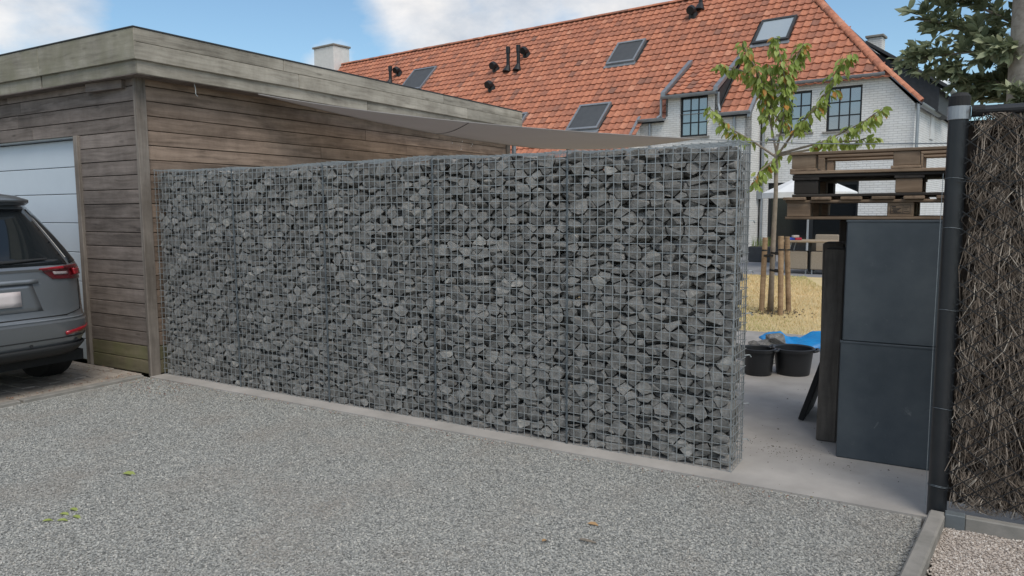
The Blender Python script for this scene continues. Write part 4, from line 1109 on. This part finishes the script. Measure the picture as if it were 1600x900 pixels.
tie('lower black rubber tie from right stakes to young tree trunk', (-1.01,6.49), (-1.18,6.74), .60)

et = thing('evergreen_tree', 'dark evergreen tree with leathery leaves rising behind the brushwood fence', 'tree', (1.75,2.55,0))
eo = Vector((1.75,2.55,0))
MB().tube([(0,0,-.02),(.02,.0,1.0),(-.03,.02,2.0),(.0,0,3.0),(.05,0,4.2)], [.10,.085,.07,.05,.02], 10).build('trunk', m_bark, et, smooth=True)
EB = [[(1.72,2.5,2.3),(1.35,2.4,2.48),(1.11,2.4,2.64),(.87,2.4,2.78),(.64,2.4,2.84)],
 [(1.72,2.5,2.2),(1.35,2.35,2.38),(1.04,2.3,2.54),(.84,2.3,2.54),(.72,2.3,2.53)],
 [(1.74,2.5,2.5),(1.35,2.5,2.70),(1.11,2.5,2.86),(.92,2.5,2.95),(.80,2.5,3.05)],
 [(1.72,2.5,2.1),(1.36,2.4,2.30),(1.17,2.4,2.34),(1.04,2.4,2.36),(.96,2.4,2.40)],
 [(1.74,2.5,2.0),(1.37,2.6,2.20),(1.22,2.6,2.24),(1.08,2.6,2.24)],
 [(1.75,2.5,2.7),(1.5,2.35,2.9),(1.25,2.3,3.05),(1.0,2.35,3.15),(.85,2.4,3.3)],
 [(1.75,2.5,2.4),(1.55,2.2,2.5),(1.35,2.1,2.52),(1.15,2.05,2.50)],
 [(1.75,2.5,2.9),(1.5,2.6,3.2),(1.2,2.7,3.4),(1.0,2.7,3.6)],
 [(1.75,2.5,2.2),(1.6,2.2,2.25),(1.45,2.05,2.2),(1.3,2.0,2.15)],
 [(1.75,2.5,2.5),(1.5,2.7,2.6),(1.25,2.85,2.65),(1.05,2.9,2.7)],
 [(1.75,2.5,3.2),(2.0,2.3,3.5),(2.2,2.2,3.6)],[(1.75,2.5,2.6),(2.1,2.4,2.8),(2.4,2.3,2.9)],[(1.75,2.5,3.4),(1.5,2.4,3.7),(1.3,2.4,3.9)],[(1.75,2.5,2.8),(2.0,2.8,3.0),(2.3,3.0,3.2)]]
elm, elp, elf = leaf_mesh('leaf', .092, .037, .004, m_leafe)
ecr = bpy.data.objects.new('crown', None); col.objects.link(ecr); ecr.parent = et
el = []
def twig(P, r_):
    n_ = len(P)
    MB().tube(P, [r_*(1-.7*i/(n_-1)) for i in range(n_)], 5).build('branch', m_bark, ecr)
def leafy(P, dens):
    for s_ in range(len(P)-1):
        seg = P[s_+1]-P[s_]
        for k in range(max(1,int(seg.length*dens))):
            p = P[s_]+seg*rng.random(); a = rng.uniform(0,6.28); e = rng.uniform(-.5,.9)
            out = (Vector((math.cos(a),math.sin(a),e))+seg.normalized()*.9)
            el.append((p, leaf_rot(out, rng.normal(0,.7)), rng.uniform(.65,1.25), float(rng.beta(2,2.6))))
for bi, pts in enumerate(EB):
    P = [Vector(p)-eo for p in pts]; twig(P, .014)
    for s_ in range(1,len(P)):
        for q in range(7 if bi < 10 else 5):
            t_ = rng.random(); b0 = P[s_-1].lerp(P[s_],t_); seg = (P[s_]-P[s_-1]).normalized()
            d_ = (seg*.8+Vector((rng.normal(0,.5),rng.normal(0,.5),rng.normal(0.05,.5)))).normalized(); L = rng.uniform(.10,.24)
            leafy([b0, b0+d_*L*.5, b0+d_*L+Vector((0,0,-.02))], 120)
    leafy(P[1:], 60)
el.sort(key=lambda l: (l[0]+eo-CAM).length)
emass = MB(); EP = np.array(elp)
vis_e = [i for i,l in enumerate(el) if (l[0]+eo).x < 1.42]
pick = set(vis_e[:300])
for i,(p,M3,sc,tone) in enumerate(el):
    if i in pick:
        o = ob('leaf', elm, None, ecr); M4 = M3.to_4x4()@Matrix.Scale(sc,4); M4.translation = p; o.matrix_local = M4
    else: emass.add(EP*sc@np.array(M3).T+np.array(p), elf, tone)
o = emass.build('foliage', m_leafes, ecr, fix=False); o['kind'] = 'stuff'
wp = thing('wooden_pole', 'thick weathered wooden pole standing behind the fence and evergreen leaves', 'pole', (1.37,2.15,0))
MB().tube([(0,0,0),(0,0,3.0),(0,0,6.5)], [.125,.12,.11], 20).build('shaft', m_pole, wp, smooth=True, rot=(0,0,0))
for z in (1.885,): MB().lathe([(.122,-.02),(.127,-.018),(.127,.018),(.122,.02)], (0,0,z), 20).build('strap', m_metal, wp)

# ------------------------------------------------------------------ garden furniture on the patio
tbl = thing('garden_table', 'brown garden dining table with slanted metal legs on the patio', 'table', (-1.75,13.75,.006))
MB().cbox(-.62,.62,-.45,.45,.70,.74,.008).build('table_top', m_tabletop, tbl)
for sx in (-1,1):
    for sy in (-1,1): MB().tube([(sx*.40,sy*.34,.70),(sx*.56,sy*.38,0)], .024, 6).build('leg', m_metal, tbl)
MB().cbox(-.03,.03,-.3,.3,.05,.69,.005).build('centre_support', m_black, tbl)
def chair(label, x, y, rz_):
    c = thing('wicker_chair', label, 'chair', (x,y,.006), rz_, 'wicker chairs around the garden table')
    MB().cbox(-.26,.26,-.26,.26,.20,.44,.02).build('seat', m_wicker, c)
    MB().cbox(-.26,.26,.20,.27,.44,.86,.02).build('backrest', m_wicker, c, rot=(R(-5),0,0))
    for s_ in (-1,1): MB().cbox(s_*.26-.03,s_*.26+.03,-.25,.24,.44,.62,.015).build('armrest', m_wicker, c)
    for sx in (-1,1):
        for sy in (-1,1): MB().tube([(sx*.22,sy*.22,.2),(sx*.23,sy*.23,0)], .018, 6).build('leg', m_metal, c)
def stool(label, x, y):
    c = thing('wicker_stool', label, 'stool', (x,y,.006), 0, 'wicker stools under the garden table')
    MB().cbox(-.25,.25,-.22,.22,.10,.50,.02).build('seat', m_wicker, c)
    for sx in (-1,1):
        for sy in (-1,1): MB().tube([(sx*.22,sy*.19,.12),(sx*.22,sy*.19,0)], .016, 6).build('leg', m_metal, c)
stool('wicker stool under the left half of garden table', -2.05, 13.62)
stool('wicker stool under the right half of garden table', -1.48, 13.60)
chair('wicker chair at the right end of garden table', -.85, 13.8, -PI/2)
chair('wicker chair at the far side of garden table', -1.6, 14.5, 0)
t = thing('snack_packets', 'small pile of blue and red packets on the garden table', 'packets', (-2.1,13.62,.746))
for k,(c_,dx,dz) in enumerate((((.05,.10,.5),-.08,0),((.5,.03,.06),.06,0),((.45,.40,.36),.0,.055))):
    MB().cbox(dx-.07,dx+.07,-.05,.05,dz,dz+.055,.01).build('packet', pmat('packet%d'%k,c_,rough=.4,bmp=0), t, rot=(0,0,.3*k))
par = thing('parasol', 'white garden parasol standing open on the patio by the house', 'parasol', (-2.12,15.3,.006))
n_ = 8; rim = [(1.08*math.cos(2*PI*k/n_+.2),1.08*math.sin(2*PI*k/n_+.2),1.83) for k in range(n_)]
b = MB(); b.add(rim+[(0,0,2.33)]+[(p[0],p[1],1.70) for p in rim], [(k,(k+1)%n_,n_) for k in range(n_)]+[(n_+1+k,n_+1+(k+1)%n_,(k+1)%n_,k) for k in range(n_)])
o = b.build('canopy', m_canvas, par, fix=False); so = o.modifiers.new('t','SOLIDIFY'); so.thickness = .004
MB().tube([(0,0,0),(0,0,2.33)], .024, 10).build('mast', m_white, par)
for k in range(n_): MB().tube([(0,0,2.30),(rim[k][0]*.98,rim[k][1]*.98,1.82)], .009, 4).build('rib', m_white, par)
MB().cbox(-.25,.25,-.25,.25,0,.07,.01).build('base', m_kerb, par)
pb = thing('patio_planter', 'dark planter with green rushes at the house wall', 'planter', (-3.55,17.0,.006))
MB().cbox(-.32,.32,-.25,.25,0,.42,.015).build('tub', m_slate, pb)
MB().box(-.29,.29,-.22,.22,.40,.425).build('soil', m_soil, pb)
b = MB()
for k in range(60):
    x,y = rng.uniform(-.26,.26),rng.uniform(-.2,.2); a = rng.normal(0,.12,2); L = rng.uniform(.12,.3)
    b.tube([(x,y,.42),(x+a[0]*L,y+a[1]*L,.42+L)], [.006,.002], 3, tone=float(rng.uniform(0,.8)), cap=False)
o = b.build('foliage', m_leafys, pb, fix=False); o['kind'] = 'stuff'

# ------------------------------------------------------------------ parked car (rear faces +X)
car = thing('parked_car', 'dark grey metallic SUV parked before the garage door, rear in view', 'car', (-5.02,-1.36,.03))
def paint():
    m, nt, p = newmat('car_paint')
    p.inputs['Base Color'].default_value = (.23,.245,.26,1); p.inputs['Metallic'].default_value = .65; p.inputs['Roughness'].default_value = .34
    p.inputs['Coat Weight'].default_value = 1.0; p.inputs['Coat Roughness'].default_value = .04
    return m
m_paint = paint()
m_carglass = glassmat('car_glass', (.012,.015,.017), .03, 1.55)
m_plastic = pmat('car_plastic', (.022,.023,.025), (.028,.029,.03), rough=.6, bmp=.1, bscale=200)
m_red = pmat('lamp_red', (.35,.008,.018), (.30,.006,.014), rough=.12, bmp=0, coat=1)
m_redd = pmat('lamp_red_dark', (.09,.006,.010), (.07,.005,.008), rough=.12, bmp=0, coat=1)
m_lampw = pmat('lamp_clear', (.34,.29,.29), rough=.15, bmp=0, coat=1)
ZS = [.30,.36,.44,.52,.585,.60,.64,.70,.80,.90,.985,1.01,1.06,1.16,1.26,1.36,1.46,1.515,1.545,1.585,1.62,1.635]
SM = [.16,.075,.03,.008,.0,.035,.055,.065,.075,.085,.10,.085,.125,.215,.305,.40,.50,.55,.50,.56,.85,1.3]
SX = [4.30,4.42,4.46,4.47,4.46,4.46,4.45,4.42,4.36,4.25,4.0,3.8,3.35,3.18,3.02,2.86,2.70,2.6,2.55,2.45,2.2,1.9]
HW = [.80,.87,.905,.92,.92,.918,.915,.915,.915,.91,.90,.893,.875,.84,.80,.755,.705,.675,.655,.62,.52,.36]
def cinterp(A_, z): return float(np.interp(z, ZS, A_))
NE = 7.0
def rear_s(w_, z):
    hw_ = cinterp(HW,z); L = (cinterp(SX,z)-cinterp(SM,z))/2; q = min(.9995,abs(w_)/hw_)
    return cinterp(SM,z)+L*(1-(1-q**NE)**(1/NE))
def rear_pt(w_, z, off=0.0): return Vector((-rear_s(w_,z)+off, w_, z-.03))
ring = []; NR = 72
for z in ZS:
    L = (cinterp(SX,z)-cinterp(SM,z))/2; cx = (cinterp(SX,z)+cinterp(SM,z))/2; hw_ = cinterp(HW,z)
    for k in range(NR):
        t_ = 2*PI*k/NR; c_, s_ = math.cos(t_), math.sin(t_)
        # even spread of points round the corners
        m_ = (abs(c_)**NE+abs(s_)**NE)**(-1/NE)
        ring.append((-(cx-L*c_*m_), hw_*s_*m_, z-.03))
fs_ = [(i*NR+k,i*NR+(k+1)%NR,(i+1)*NR+(k+1)%NR,(i+1)*NR+k) for i in range(len(ZS)-1) for k in range(NR)]
fs_ += [tuple(range(NR-1,-1,-1)), tuple(range((len(ZS)-1)*NR,len(ZS)*NR))]
body = MB().add(ring, fs_).build('body', m_paint, car); smooth_auto(body, 28)
def patch(name, quad, mat, par, off=.005, n=14, m=5, depth=.02):
    # quad: four (w,z) corners, bilinear over the rear surface, with side walls
    (a,b,c_,d_) = quad; vs_ = []; 
    for i in range(n+1):
        for j in range(m+1):
            s_, t_ = i/n, j/m
            w_ = (a[0]*(1-s_)+b[0]*s_)*(1-t_)+(d_[0]*(1-s_)+c_[0]*s_)*t_
            z = (a[1]*(1-s_)+b[1]*s_)*(1-t_)+(d_[1]*(1-s_)+c_[1]*s_)*t_
            vs_.append(rear_pt(w_,z,off))
    q = MB().add(vs_, [(i*(m+1)+j,(i+1)*(m+1)+j,(i+1)*(m+1)+j+1,i*(m+1)+j+1) for i in range(n) for j in range(m)])
    o = q.build(name, mat, par, smooth=True)
    so = o.modifiers.new('t','SOLIDIFY'); so.thickness = depth; so.offset = -1 if True else 1
    return o
# rear window, spoiler, wiper
gw = patch('rear_window', [(-.66,1.035),(.66,1.035),(.555,1.475),(-.555,1.475)], m_carglass, car, .006, 24, 10)
for sg in (-1,1): patch('quarter_glass', [(sg*.69,1.04),(sg*.83,1.06),(sg*.665,1.46),(sg*.58,1.475)], m_carglass, car, .005, 8, 8)
MB().add([rear_pt(w_,z,o_) for w_ in np.linspace(-.60,.60,17) for z,o_ in ((1.505,.02),(1.525,.085),(1.55,.09),(1.585,.02))], [(i*4+j,(i+1)*4+j,(i+1)*4+j+1,i*4+j+1) for i in range(16) for j in range(3)]).build('roof_spoiler', m_paint, car, smooth=True)
wpz = MB().tube([rear_pt(.0,1.065,.03),rear_pt(.26,1.075,.035),rear_pt(.50,1.085,.03)], [.016,.012,.008], 6).build('rear_wiper', m_plastic, car)
# tail lamps with their lenses
for sg in (-1,1):
    lp_ = patch('tail_lamp', [(sg*.42,1.015),(sg*.52,.925),(sg*.905,.90),(sg*.895,1.035)], m_redd, car, .010, 16, 8, .03)
    patch('lens', [(sg*.42,1.015),(sg*.44,.995),(sg*.898,1.010),(sg*.893,1.036)], m_red, lp_, .016, 14, 3)
    patch('lens', [(sg*.70,.945),(sg*.76,.945),(sg*.75,1.0),(sg*.69,1.0)], m_red, lp_, .016, 4, 4)
    patch('lens', [(sg*.80,.94),(sg*.85,.94),(sg*.845,1.0),(sg*.795,1.0)], m_red, lp_, .016, 4, 4)
    patch('reversing_lens', [(sg*.535,.960),(sg*.65,.957),(sg*.645,.978),(sg*.525,.983)], m_lampw, lp_, .016, 5, 3)
    patch('reversing_lens', [(sg*.82,.905),(sg*.905,.905),(sg*.905,.928),(sg*.82,.925)], m_lampw, lp_, .016, 5, 2)
    patch('reflector', [(sg*.56,.475),(sg*.86,.505),(sg*.86,.535),(sg*.56,.502)], m_red, car, .010, 8, 2)
    patch('gate_seam', [(sg*.735,.66),(sg*.745,.66),(sg*.775,.905),(sg*.765,.905)], m_dark, car, .0022, 2, 10, .004)
    patch('gate_seam', [(sg*.60,.632),(sg*.735,.66),(sg*.745,.665),(sg*.60,.640)], m_dark, car, .0022, 6, 2, .004)
patch('gate_seam', [(-.60,.630),(.60,.630),(.60,.638),(-.60,.638)], m_dark, car, .0022, 14, 2, .004)
patch('bumper_trim', [(-.89,.325),(.89,.325),(.90,.40),(-.90,.40)], m_plastic, car, .010, 30, 3)
patch('bumper_crease', [(-.88,.455),(.88,.455),(.88,.463),(-.88,.463)], m_plastic, car, .004, 30, 1, .006)
patch('bumper_chrome', [(-.80,.605),(.80,.605),(.80,.616),(-.80,.616)], m_metal, car, .006, 30, 1, .006)
patch('plate_recess', [(-.42,.685),(.42,.685),(.36,.90),(-.36,.90)], m_paint, car, .002, 16, 6, .006)
pl_ = patch('number_plate', [(-.265,.735),(.265,.735),(.265,.85),(-.265,.85)], pmat('plate_face',(.62,.58,.57),(.58,.50,.49),scale=4,rough=.4,bmp=0), car, .016, 8, 3, .008)
patch('plate_lamp_bar', [(-.40,.905),(.40,.905),(.40,.935),(-.40,.935)], m_metal, car, .018, 12, 2, .02)
for w_ in (.30,.66,-.30,-.66):
    MB().lathe([(.001,.003),(.012,.003),(.014,0)], (0,0,0), 12).build('parking_sensor', m_plastic, car, loc=rear_pt(w_,.425,.004), rot=(0,PI/2,0))
# side windows, door seams and lamps at the front so the car is whole
for sg in (-1,1):
    for a,b in ((.75,1.62),(1.68,2.62)):
        zz_ = (1.05,1.16,1.26,1.36,1.43); vs_ = []
        for q, z in enumerate(zz_):
            f_ = q/4
            for x_ in (-a-.05-.11*f_, -(a+b)/2-.05*f_, -b+(.38*f_ if b > 2 else 0)): vs_.append((x_, sg*(cinterp(HW,z)+.004), z-.03))
        o = MB().add(vs_, [(q*3+k,q*3+k+1,q*3+k+4,q*3+k+3) for q in range(4) for k in range(2)]).build('side_window', m_carglass, car, smooth=True)
        so = o.modifiers.new('t','SOLIDIFY'); so.thickness = .01; so.offset = 0
    MB().cbox(-2.75,-2.55,-.08,.08,.95,1.08,.03).build('mirror', m_paint, car, loc=(0,sg*.98,0))
    MB().cbox(-4.42,-4.2,-.2,.2,.62,.75,.03).build('headlamp', m_lampw, car, loc=(0,sg*.62,0))
for x_ in (-.86,-3.54):
    for sg in (-1,1):
        wh = MB().lathe([(.20,-.11),(.31,-.115),(.338,-.10),(.348,-.06),(.350,0),(.348,.06),(.338,.10),(.31,.115),(.20,.11)], n=40).build('wheel', m_rubber, car, loc=(x_,sg*.795,.322), rot=(PI/2,0,0)); smooth_auto(wh, 40)
        MB().lathe([(.001,.09),(.06,.095),(.10,.06),(.19,.07),(.235,.105),(.235,-.1),(.001,-.02)], n=20).build('rim', m_metal, wh, rot=(0 if sg < 0 else PI,0,0))
        for q in (-.07,-.025,.025,.07):
            MB().lathe([(.3465,-.005),(.3508,-.004),(.3508,.004),(.3465,.005)], (0,0,q), 40).build('tread_rib', m_slab, wh)
MB().box(-4.2,-.2,-.78,.78,.20,.285).build('underbody', m_dark, car)

# ------------------------------------------------------------------ fallen leaves and twigs
m_lg = pmat('fallen_green', (.26,.30,.08), (.18,.22,.05), rough=.5, bmp=0); m_lb = pmat('fallen_brown', (.38,.24,.12), (.28,.17,.08), rough=.8, bmp=0); m_lr = pmat('fallen_red', (.28,.13,.09), (.20,.09,.06), rough=.8, bmp=0)
fl_mesh = {}
def fallen(label, x, y, L, mat, rot, z=.010):
    if mat.name not in fl_mesh: fl_mesh[mat.name] = leaf_mesh('fallen_leaf', .07, .032, .012, mat)[0]
    o = ob('fallen_leaf', fl_mesh[mat.name], None, None, (x,y,z), (.15,.1,rot)); o.scale = (L/.07,)*3
    return tag(o, label, 'leaf', 'leaves fallen on the drive')
fallen('single bright green leaf lying alone on the grey gravel', -2.89,-1.69,.085,m_lg,.5)
for l,x,y,r_ in (('uppermost leaf of the small green cluster on gravel',-2.64,-2.11,.3),('leftmost leaf of the small green cluster on gravel',-2.60,-2.26,1.2),('middle leaf of the small green cluster on gravel',-2.62,-2.17,.6),('rightmost leaf of the small green cluster on gravel',-2.54,-2.15,.2),('lowest leaf of the small green cluster on gravel',-2.55,-2.22,.9)):
    fallen(l,x,y,.052,m_lg,r_)
fallen('curled brown leaf on the gravel before the gabion wall', -.39,-1.0,.06,m_lb,.4)
fallen('small orange leaf on gravel in the near foreground', -.48,-1.27,.04,m_lb,1.4)
tag(MB().tube([(-.345,-1.165,.012),(-.31,-1.175,.018),(-.27,-1.165,.012)], [.005,.006,.003], 5).build('fallen_twig', m_bark), 'short brown twig lying beside the curled brown leaf', 'twig')
lt = MB()
for k in range(1000):
    if k >= 330: x = rng.uniform(-5.0,.6) if k > 560 else -4.75+rng.normal(0,.28); y = -.15-abs(rng.normal(0,.07 if k > 560 else .20)); z = .010
    elif k < 150: x = -5.13+abs(rng.normal(0,.05))*-1; y = rng.uniform(-1.8,-.15); z = .03
    elif k < 250: x = rng.uniform(-6.2,-5.15); y = -.13-abs(rng.normal(0,.22)); z = .03
    else: x = -4.6+rng.normal(0,.35); y = -.28-abs(rng.normal(0,.16)); z = .012
    if x > -5.12 and x < -5.03: z = .03
    L = rng.uniform(.006,.02)*(.7 if k >= 330 else 1); a = rng.uniform(0,6.28)
    lt.add([(x,y,z),(x+L*math.cos(a),y+L*math.sin(a),z+.004),(x+L*.6*math.cos(a+.9),y+L*.6*math.sin(a+.9),z+.006)], [(0,1,2)], float(rng.random()))
o = lt.build('leaf_litter', tonemat('litter',[(0,(.10,.05,.035)),(.5,(.26,.12,.09)),(.85,(.36,.24,.13)),(1,(.13,.18,.05))],bmp=0,mottle=.1), fix=False); o['kind'] = 'stuff'
